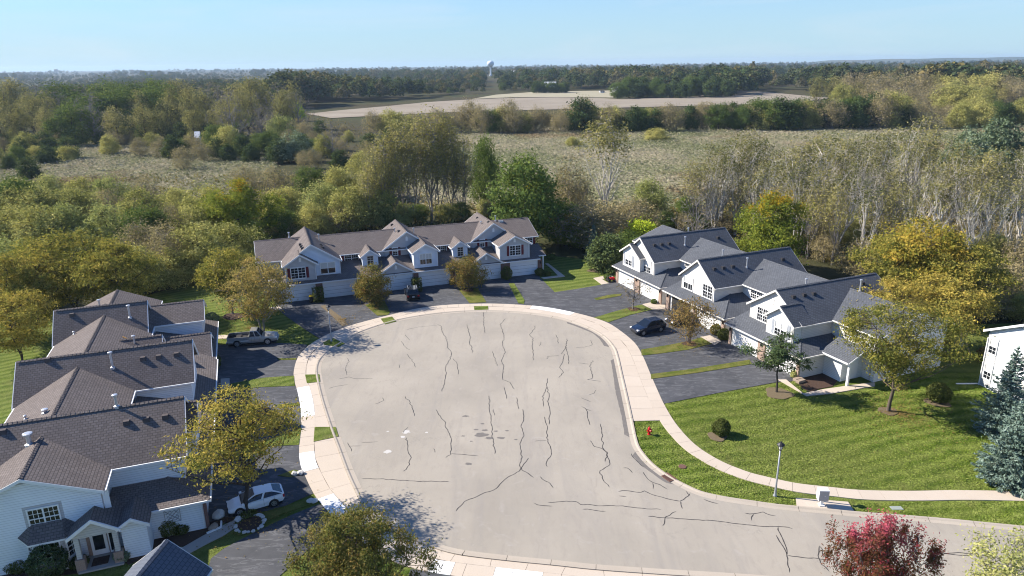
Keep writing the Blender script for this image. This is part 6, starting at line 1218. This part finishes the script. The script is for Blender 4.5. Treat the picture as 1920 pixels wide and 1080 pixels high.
def car(name, label, cat, xy, ang, L, W, H, paint, sts, gh, wheels, wb=.9, wt=.7, wr=.33, dark_trim=True, plate=True):
    c = thing(name, label, cat, (*xy, .014), R(ang)); b = MB(); loft(b, sts); b.build('body', paint, c, smooth=False, bevel=.03)
    # greenhouse: painted roof and pillars with glass set into them
    (xa, za), (xb, zb_), (xc, zc), (xd, zd) = gh; hb, ht = W / 2 * wb, W / 2 * wt
    g = MB(); lo = [(xa, -hb, za), (xd, -hb, zd), (xd, hb, zd), (xa, hb, za)]; hi = [(xb, -ht, zb_), (xc, -ht, zc), (xc, ht, zc), (xb, ht, zb_)]
    g.prism(lo, hi); cab = g.build('cabin', paint, c, bevel=.045)
    V = lambda p: Vector(p)
    def pane(nm, a, b_, d, e, m=.1, push=.012, mat='car_glass'):
        a, b_, d, e = map(V, (a, b_, d, e)); ct = (a + b_ + d + e) / 4; n_ = (b_ - a).cross(d - a).normalized()
        q = [p + (ct - p).normalized() * m * (1.2) for p in (a, b_, d, e)]; mm = MB(); mm.prism([p + n_ * (push - .02) for p in q], [p + n_ * push for p in q]); mm.build(nm, mat, c)
    pane('rear_window', lo[3], lo[0], hi[0], hi[3]); pane('windscreen', lo[1], lo[2], hi[2], hi[1])
    for s, nm in ((-1, 'side_window'), (1, 'side_window')):
        pts_ = [(xa, s * hb, za), (xd, s * hb, zd), (xc, s * ht, zc), (xb, s * ht, zb_)]
        f1 = .5; mlo = Vector(pts_[0]).lerp(Vector(pts_[1]), f1); mhi = Vector(pts_[3]).lerp(Vector(pts_[2]), .5)
        for quad in ((pts_[0], mlo, mhi, pts_[3]), (mlo, pts_[1], pts_[2], mhi)):
            quad = [tuple(q) for q in quad]; quad = quad if s < 0 else quad[::-1]; pane(nm, *quad, m=.07)
    for x in wheels:
        for s in (-1, 1):
            a = MB(); a.tube((x, s * (W / 2 - .25), wr), (x, s * (W / 2 + .004), wr), wr * 1.18, n=16); a.build('wheel_arch', 'rubber', c); wheel(c, x, s * (W / 2 + .012), wr, .22)
    xf = sts[-1][0]; xr = sts[0][0]; zf = sts[-2][3]; zr = sts[0][3]
    for s in (-1, 1):
        h = MB(); h.box(xf - .32, xf - .02, min(s * W * .29, s * W * .45), max(s * W * .29, s * W * .45), zf - .2, zf - .05); h.build('headlight', 'lamp_clear', c, bevel=.02)
        h = MB(); h.box(xr - .01, xr + .12, min(s * W * .32, s * W * .46), max(s * W * .32, s * W * .46), zr - .32, zr - .1); h.build('taillight', 'lamp_red', c, bevel=.015)
        h = MB(); h.box(xd - .28, xd - .08, min(s * W * .47, s * W * .57), max(s * W * .47, s * W * .57), zd - .02, zd + .13); h.build('mirror', paint, c, bevel=.02)
        h = MB()
        for x in ((xa + xd) / 2 - .1, xd - .25, (xa + (xa + xd) / 2) / 2 - .1): h.box(x, x + .012, min(s * W * .497, s * W * .503), max(s * W * .497, s * W * .503), .35, za)
        h.build('door_seam', 'rubber', c)
        h = MB()
        for x in ((xa + xd) / 2 + .05, (xa + xd) / 2 - .9): h.box(x, x + .2, min(s * W * .485, s * W * .505), max(s * W * .485, s * W * .505), za - .14, za - .1)
        h.build('door_handle', paint, c)
    h = MB(); h.box(xf - .04, xf + .006, -W * .3, W * .3, .32, .55); h.build('grille', 'rubber', c)
    h = MB(); h.box(xr - .012, xr + .02, -.16, .16, .62, .74); h.build('number_plate', 'plate_white', c)
    h = MB(); h.box(sts[1][0], sts[-2][0], -W * .46, W * .46, .17, .3); h.build('underside', 'rubber', c)
    return c
def mid2(a, b): return ((a[0] + b[0]) / 2, (a[1] + b[1]) / 2)
def heading(a, b): return math.degrees(math.atan2(b[1] - a[1], b[0] - a[0]))
# white hatchback, seen from its left side
fw_, rw = g2(453.3, 967), g2(514, 950.5); hd = heading(rw, fw_); mm = mid2(fw_, rw); nrm = np.array([math.sin(R(hd)), -math.cos(R(hd))])
ctr = (mm[0] + nrm[0] * .85 * 1, mm[1] + nrm[1] * .85 * 1)
if ctr[1] < mm[1]: ctr = (mm[0] - nrm[0] * .85, mm[1] - nrm[1] * .85)
car('hatchback_car', 'white two door hatchback parked by the stone ring', 'car', ctr, hd, 4.1, 1.74, 1.4, 'paint_white',
    [(-2.02, .72, .42, .92), (-1.85, .82, .28, .96), (-1.2, .87, .22, .9), (0, .87, .2, .83), (.9, .86, .2, .79), (1.55, .83, .24, .7), (1.92, .74, .3, .6), (2.05, .6, .36, .52)],
    [(-1.95, .93), (-1.2, 1.27), (.0, 1.32), (1.15, .81)], (-1.2, 1.25), wb=.9, wt=.66, wr=.31)
# silver pickup, regular cab
fw_, rw = g2(500, 646.5), g2(447.5, 651); hd = heading(rw, fw_); mm = mid2(fw_, rw); ctr = (mm[0] - math.sin(R(hd)) * .95, mm[1] + math.cos(R(hd)) * .95)
pk_ = car('pickup_truck', 'silver regular cab pickup truck with a dark open bed', 'truck', ctr, hd, 5.75, 1.95, 1.9, 'paint_silver',
    [(-2.85, .92, .5, .8), (-2.75, .97, .42, .82), (-.35, .98, .38, .82), (-.3, .98, .38, 1.12), (1.1, .98, .38, 1.12), (1.3, .97, .38, 1.1), (2.5, .93, .42, 1.03), (2.75, .88, .46, .95), (2.85, .8, .5, .85)],
    [(-.32, 1.1), (-.18, 1.82), (.6, 1.82), (1.15, 1.1)], (-1.75, 1.75), wb=.92, wt=.74, wr=.39)
m = MB(); m.box(-2.83, -.34, -.97, -.85, .8, 1.2); m.box(-2.83, -.34, .85, .97, .8, 1.2); m.box(-2.86, -2.78, -.849, .849, .8, 1.19); m.box(-.42, -.345, -.849, .849, .8, 1.19); m.build('truck_bed', 'paint_silver', pk_, bevel=.015)
m = MB(); m.box(-2.77, -.43, -.84, .84, .79, .87); m.build('bed_liner', 'rubber', pk_)
m = MB(); m.box(-2.6, -2.2, .3, .7, .87, 1.12); m.box(-1.9, -1.3, -.3, .5, .87, 1.05); m.box(-1.1, -.7, -.6, -.1, .87, 1.1); m.build('cargo', 'vent_dark', pk_)
m = MB(); m.box(-2.98, -2.85, -.85, .85, .48, .62); m.box(2.84, 2.95, -.85, .85, .45, .62); m.build('bumper', 'galvanised', pk_)
suv = [(-2.2, .8, .5, 1.02), (-2.1, .9, .36, 1.05), (-1.3, .93, .28, 1.03), (.3, .93, .26, 1.0), (1.2, .92, .27, .98), (1.9, .87, .32, .88), (2.2, .75, .4, .74)]
sgh = [(-2.1, 1.02), (-1.75, 1.64), (.15, 1.68), (1.05, 1.0)]
a, b = g2(763.5, 566.5), g2(788, 564.5); hd = heading(a, b) + 90; hdv = np.array([math.cos(R(hd)), math.sin(R(hd))]); mm = np.array(mid2(a, b)) + hdv * 2.2
sv = car('suv_car', 'black suv with roof rails parked nose in before a centre garage', 'car', tuple(mm), hd, 4.5, 1.86, 1.7, 'paint_black', suv, sgh, (-1.3, 1.35), wb=.93, wt=.74, wr=.36)
m = MB()
for s in (-1, 1): m.beam((-1.5, s * .62, 1.71), (.1, s * .62, 1.73), .05, .05)
m.build('roof_rail', 'galvanised', sv)
p0 = g2(1187, 628); hd = 203 + 4; mm = np.array(p0) - np.array([math.cos(R(hd)), math.sin(R(hd))]) * 2.25
car('suv_car', 'dark navy suv facing the street on the second right driveway', 'car', tuple(mm), hd, 4.5, 1.84, 1.62, 'paint_navy', suv, [(-2.05, 1.0), (-1.6, 1.55), (.1, 1.6), (1.1, .98)], (-1.3, 1.35), wb=.93, wt=.74, wr=.35)
mm2 = mm - np.array([math.cos(R(hd)), math.sin(R(hd))]) * 5.3 + np.array([.3, .5])
car('sedan_car', 'black car behind the navy suv, half hidden by the thin crab apple', 'car', tuple(mm2), hd - 3, 4.6, 1.82, 1.45, 'paint_black', [(-2.3, .78, .45, .92), (-2.1, .87, .3, .96), (0, .9, .22, .92), (1.0, .89, .24, .88), (1.9, .84, .28, .76), (2.25, .7, .36, .62)], [(-1.8, .94), (-1.0, 1.4), (.2, 1.42), (1.15, .88)], (-1.35, 1.35), wb=.9, wt=.7)
q = G(816, 1073, 1.45); car('sedan_car', 'dark blue car cut off by the bottom edge of the photo', 'car', (float(q[0]), float(q[1]) - 2.0), 96, 4.6, 1.82, 1.45, 'paint_navy', [(-2.3, .78, .45, .92), (-2.1, .87, .3, .96), (0, .9, .22, .92), (1.0, .89, .24, .88), (1.9, .84, .28, .76), (2.25, .7, .36, .62)], [(-1.8, .94), (-1.0, 1.4), (.2, 1.42), (1.15, .88)], (-1.35, 1.35), wb=.9, wt=.7)

# ------------------------------------------------------------------ street furniture and small things
def street_lamp(px, py, label):
    t = thing('street_lamp', label, 'street lamp', (*g2(px, py), 0), 0, 'street lamps')
    m = MB(); m.lathe([(.16, 0), (.16, .06), (.11, .12), (.085, .5), (.07, 1.2), (.055, 4.0)], n=12); m.build('pole', 'pole_grey', t, smooth=True)
    m = MB(); m.lathe([(.06, 3.98), (.13, 4.05), (.13, 4.1)], n=8); m.build('lantern_base', 'dark_metal', t)
    m = MB(); m.lathe([(.12, 4.1), (.2, 4.46)], n=6); l = m.build('lantern', 'glass_lamp', t)
    m = MB()
    for i in range(6): a = i * math.pi / 3; m.beam((.125 * math.cos(a), .125 * math.sin(a), 4.1), (.205 * math.cos(a), .205 * math.sin(a), 4.46), .025, .025)
    m.build('lantern_frame', 'dark_metal', l)
    m = MB(); m.lathe([(.3, 4.44), (.29, 4.48), (.14, 4.62), (.05, 4.66), (.035, 4.75), (.0, 4.78)], n=8); m.build('lantern_cap', 'dark_metal', t)
street_lamp(1453, 930, 'grey street lamp with black lantern on the near right lawn'); street_lamp(621.5, 640, 'grey street lamp with black lantern before the far left driveways')
t = thing('fire_hydrant', 'red fire hydrant on the grass beside the right kerb', 'fire hydrant', (*g2(1217, 814.5), 0), .5)
m = MB(); m.lathe([(.16, 0), (.16, .04), (.11, .06), (.11, .5), (.15, .52), (.15, .56), (.13, .6), (.1, .68), (.05, .73), (.035, .74), (.035, .8)], n=12); m.build('barrel', 'hydrant_red', t, smooth=False)
for a, r_, l in ((0, .07, .2), (math.pi, .07, .2), (-math.pi / 2, .095, .22)): m = MB(); m.tube((0, 0, .42), (math.cos(a) * l, math.sin(a) * l, .42), r_, n=10); m.tube((math.cos(a) * l, math.sin(a) * l, .42), (math.cos(a) * (l + .04), math.sin(a) * (l + .04), .42), r_ * 1.15, n=6); m.build('nozzle', 'hydrant_red', t)
t = thing('cluster_mailbox', 'white and grey cluster mailbox on a post at the pavement', 'mailbox', (*g2(1540, 948), .045), R(-4))
m = MB(); m.box(-.2, .2, -.2, .2, 0, .06); m.box(-.1, .1, -.08, .08, .06, .5); m.build('pedestal', 'trim_white', t)
m = MB(); m.box(-.37, .37, -.26, .28, .5, 1.4); m.build('cabinet', 'trim_white', t, bevel=.02)
m = MB(); m.box(-.355, .355, -.275, -.262, .53, 1.37); d = m.build('front_panel', 'mailbox_grey', t)
for i in range(2):
    for j in range(6): m = MB(); m.box(-.34 + i * .345, -.005 + i * .345, -.283, -.2755, .56 + j * .137, .68 + j * .137); m.build('box_door', 'mailbox_grey', d)
m = MB(); m.box(.02, .12, -.3, -.284, .95, .98); m.build('handle', 'trim_white', t)
p = g2(1254, 902.5); q = KERB[int(np.argmin(((KERB - np.array(p)) ** 2).sum(1)))]; q2 = KERB[int(np.argmin(((KERB - np.array(p)) ** 2).sum(1))) + 2]
t = thing('storm_drain', 'rusty storm drain grate in the right gutter', 'drain', (*(q + offset(KERB, -.28)[int(np.argmin(((KERB - np.array(p)) ** 2).sum(1)))] - q), .03), math.atan2(*(q2 - q)[::-1]))
m = MB(); m.box(-.5, .5, -.28, -.22, -.02, .03); m.box(-.5, .5, .22, .28, -.02, .03); m.box(-.5, -.44, -.219, .219, -.02, .03); m.box(.44, .5, -.219, .219, -.02, .03); m.build('grate_frame', 'iron_rust', t)
for i in range(8): m = MB(); m.box(-.42 + i * .11, -.35 + i * .11, -.215, .215, -.01, .025); m.build('grate_bar', 'iron_rust', t)
m = MB(); m.box(-.43, .43, -.215, .215, -.03, -.015); m.build('drain_pit', 'interior_dark', t)
m = MB(); m.box(-.55, .55, -.42, -.285, -.02, .1); m.build('kerb_box', 'iron_rust', t)
def lid(name, px, py, label, cat, mat, rx, ry=None, z=-.02):
    m = MB(); c = g2(px, py)
    if ry is None: m.lathe([(rx, -.03), (rx, .05), (rx * .92, .06)], (0, 0, 0), 18)
    else: m.box(-rx, rx, -ry, ry, -.03, .06)
    o = m.build(name, mat); o.location = (*c, z); return clean(o, label, cat)
lid('manhole_cover', 1279.5, 875, 'small rusty round cover in the grass by the drain', 'manhole cover', 'iron_rust', .33); lid('meter_lid', 1681, 953, 'flat grey rectangular utility lid in the grass strip', 'utility lid', 'gate_box', .42, .22)
t = thing('utility_cabinet', 'pale green utility cabinets on the lawn beside the white house', 'utility box', (*g2(1797, 648), 0), R(20))
m = MB(); m.box(-.42, .1, -.35, .35, 0, 1.05); m.build('cabinet', 'utility_green', t, bevel=.03); m = MB(); m.box(.13, .42, -.3, .3, 0, .95); m.build('cabinet', 'galvanised', t, bevel=.03)
t = thing('wheelie_bin', 'black wheeled bin with a yellow lid at the leftmost garage', 'bin', (*g2(*ZB(222, 785)), .015), R(19))
m = MB(); m.prism([(-.24, -.26, .06), (.24, -.26, .06), (.24, .26, .06), (-.24, .26, .06)], [(-.3, -.35, .98), (.3, -.35, .98), (.3, .35, .98), (-.3, .35, .98)]); m.build('bin_body', 'bin_black', t, bevel=.02)
m = MB(); m.prism([(-.32, -.4, .985), (.32, -.4, .985), (.32, .38, .985), (-.32, .38, .985)], [(-.28, -.36, 1.06), (.28, -.36, 1.06), (.28, .36, 1.06), (-.28, .36, 1.06)]); m.build('lid', 'bin_yellow', t)
for s in (-1, 1): m = MB(); m.tube((s * .27, .3, .1), (s * .33, .3, .1), .1, n=10); m.build('wheel', 'rubber', t)
t = thing('garden_mower', 'small red garden machine with black wheels by the first right garage', 'mower', (*g2(1145, 528), .03), R(20))
m = MB(); m.box(-.1, .6, -.25, .25, .25, .62); m.build('hood', 'hydrant_red', t, bevel=.05); m = MB(); m.box(-.62, -.1, -.32, .32, .22, .45); m.build('deck', 'bin_black', t, bevel=.03); m = MB(); m.box(-.5, -.18, -.2, .2, .45, .55); m.box(-.58, -.48, -.2, .2, .5, .85); m.build('seat', 'bin_black', t, bevel=.03)
for x, y, r_ in ((-.42, .36, .22), (-.42, -.36, .22), (.45, .3, .15), (.45, -.3, .15)): m = MB(); m.tube((x, y - .08, r_), (x, y + .08, r_), r_, n=12); m.build('wheel', 'rubber', t)
m = MB(); m.beam((.0, 0, .62), (-.15, 0, .85), .03, .03); m.tube((-.15, 0, .85), (-.17, 0, .87), .15, n=12); m.build('steering_wheel', 'bin_black', t)

def rock(name, xy, r, mat, label, seed, group=None, flat=.65, z=0):
    rg = np.random.default_rng(seed); bm = bmesh.new(); bmesh.ops.create_icosphere(bm, subdivisions=2, radius=1)
    k = rg.normal(size=(5, 3)); ph = rg.uniform(0, 6.28, 5)
    for v in bm.verts:
        f = 1 + sum(.09 * math.sin(2.2 * Vector(k[i]).dot(v.co) + ph[i]) for i in range(5)); v.co = v.co * f * r; v.co.z *= flat
    me = bpy.data.meshes.new(name); bm.to_mesh(me); bm.free(); me.materials.append(MATS[mat]); o = bpy.data.objects.new(name, me); COL.objects.link(o); o.location = (*xy, z + r * flat * .55); o.rotation_euler.z = rg.uniform(0, 6); return clean(o, label, 'stone', group)
cx_, cy_ = g2(*Z8(572, 703))
for i in range(19):
    a = i * 6.283 / 19 + random.uniform(-.06, .06); rock('ring_stone', (cx_ + 1.0 * math.cos(a) * random.uniform(.95, 1.08), cy_ + 1.05 * math.sin(a)), random.uniform(.11, .19), 'stone_pale', 'pale stone in the ring round the yellow locust trunk', 900 + i, 'ring of pale stones', z=.05)
rock('boulder', g2(*Z8(345, 655)), .5, 'stone_pale', 'tan boulder at the nose of the white car', 931, flat=.8); rock('boulder', g2(*Z8(305, 737)), .38, 'stone_brown', 'brown boulder in the bed by the garage corner', 932); rock('boulder', g2(*Z8(485, 672)), .26, 'stone_pale', 'small pale stone between the white car and the ring', 933, z=.05)
for i, (x, y, l) in enumerate(((895, 345, 'left of the two white stones on the short verge'), (935, 340, 'right of the two white stones on the short verge'), (1003, 546, 'left of two white stones at the tip of the shaded verge'), (1035, 544, 'right of two white stones at the tip of the shaded verge'))): rock('verge_stone', g2(*Z8(x, y)), .27, 'stone_pale', l, 940 + i, z=.04)
for x, y, l in ((1495.5, 713, 'upper of two brown landscape blocks on the mulch bed'), (1501, 717, 'lower of two brown landscape blocks on the mulch bed')): m = MB(); m.box(-.5, .5, -.22, .22, 0, .3); o = m.build('landscape_block', 'stone_brown', bevel=.04); o.location = (*g2(x, y), .0); o.rotation_euler.z = R(28); clean(o, l, 'block')
def bed(pts, mat, label, t=.06, z=.015): return sheet('mulch_bed' if mat == 'mulch' else 'soil_ring', pts, z, mat, t=t, label=label)
def ring(px, py, r, mat, label, sq=1.0):
    c = g2(px, py); a = np.linspace(0, 2 * math.pi, 26, False); rr = r * .85 * (1 + .09 * np.sin(3 * a + px) + .06 * np.sin(5 * a + py)); bed([(c[0] + rr[i] * math.cos(a[i]), c[1] + rr[i] * math.sin(a[i]) * sq) for i in range(26)], mat, label, z=.055)
Z6b = lambda x, y: (1340 + x * .2592, 480 + y * .2592)
bed(pxs(Z6b(560, 880), Z6b(640, 850), Z6b(800, 850), Z6b(890, 900), Z6b(850, 945), Z6b(760, 960), Z6b(690, 985), Z6b(640, 960)), 'mulch', 'dark mulch bed at the last right townhouse', z=.03)
bed(pxs(*[ZB2(*p) for p in ((840, 960), (1030, 900), (1060, 820), (1450, 745), (1540, 705), (1548, 730), (1440, 790), (1280, 872), (1140, 875), (1000, 955), (900, 1000))]), 'mulch', 'dark planting bed along the left garage side wall', z=.02)
bed(pxs(*[ZB2(*p) for p in ((-200, 1030), (200, 1010), (560, 985), (560, 1060), (0, 1120), (-200, 1120))]), 'mulch', 'dark planting bed under the left bay window', z=.02)
bed(pxs(Z8(285, 690), Z8(390, 650), Z8(470, 668), Z8(455, 690), Z8(365, 690), Z8(360, 745), Z8(285, 775)), 'mulch', 'dark bed with boulders by the white car', z=.03)
ring(1665, 771, 1.0, 'soil_dry', 'bare soil round the trunk of the right lawn locust'); ring(1460, 738, 1.55, 'soil_dry', 'bare soil ring under the small pine'); ring(1188, 580, .95, 'mulch', 'mulch ring under the bare crab apple'); ring(1293, 645, 1.0, 'mulch', 'mulch ring under the rust leaved crab apple'); ring(878, 544, 1.0, 'mulch', 'mulch ring under the bronze crab apple')
ring(1345, 819, .95, 'soil_dry', 'bare soil patch under the clipped round bush'); ring(440, 593, 1.9, 'mulch', 'dark mulch ring under the second locust', .8); ring(*Z8(572, 703), 1.0, 'mulch', 'dark mulch inside the pale stone ring'); ring(1758, 754, 1.3, 'soil_dry', 'bare soil under the dark rounded shrub'); ring(1128, 507, 2.6, 'soil_dry', 'brown soil under the pine bush and slim spruce', .6)
m = MB(); E1, E2, E3 = (np.array(g2(*Z8(*p))) for p in ((262, 775), (364, 730), (366, 688)))
m.beam((*E1, .08), (*E2, .08), .12, .14); m.beam((*E2, .083), (*E3, .083), .12, .14); o = m.build('bed_edging', 'concrete_new'); clean(o, 'white edging strip round the boulder bed', 'edging')


# ------------------------------------------------------------------ the air between: blue haze over the far woods
m = NT('haze'); vol = m.n('ShaderNodeVolumePrincipled', {'Color': (.62, .8, 1.0, 1), 'Density': 0.85e-4, 'Anisotropy': .2}); m.link(vol.outputs[0], m.out.inputs['Volume']); MATS['haze'] = m.m
mb = MB(); mb.box(-8900, 8900, -400, 9600, -1.2, 62); o = mb.build('haze', 'haze'); clean(o, 'thin blue haze in the air over the plain', 'haze', kind='stuff')
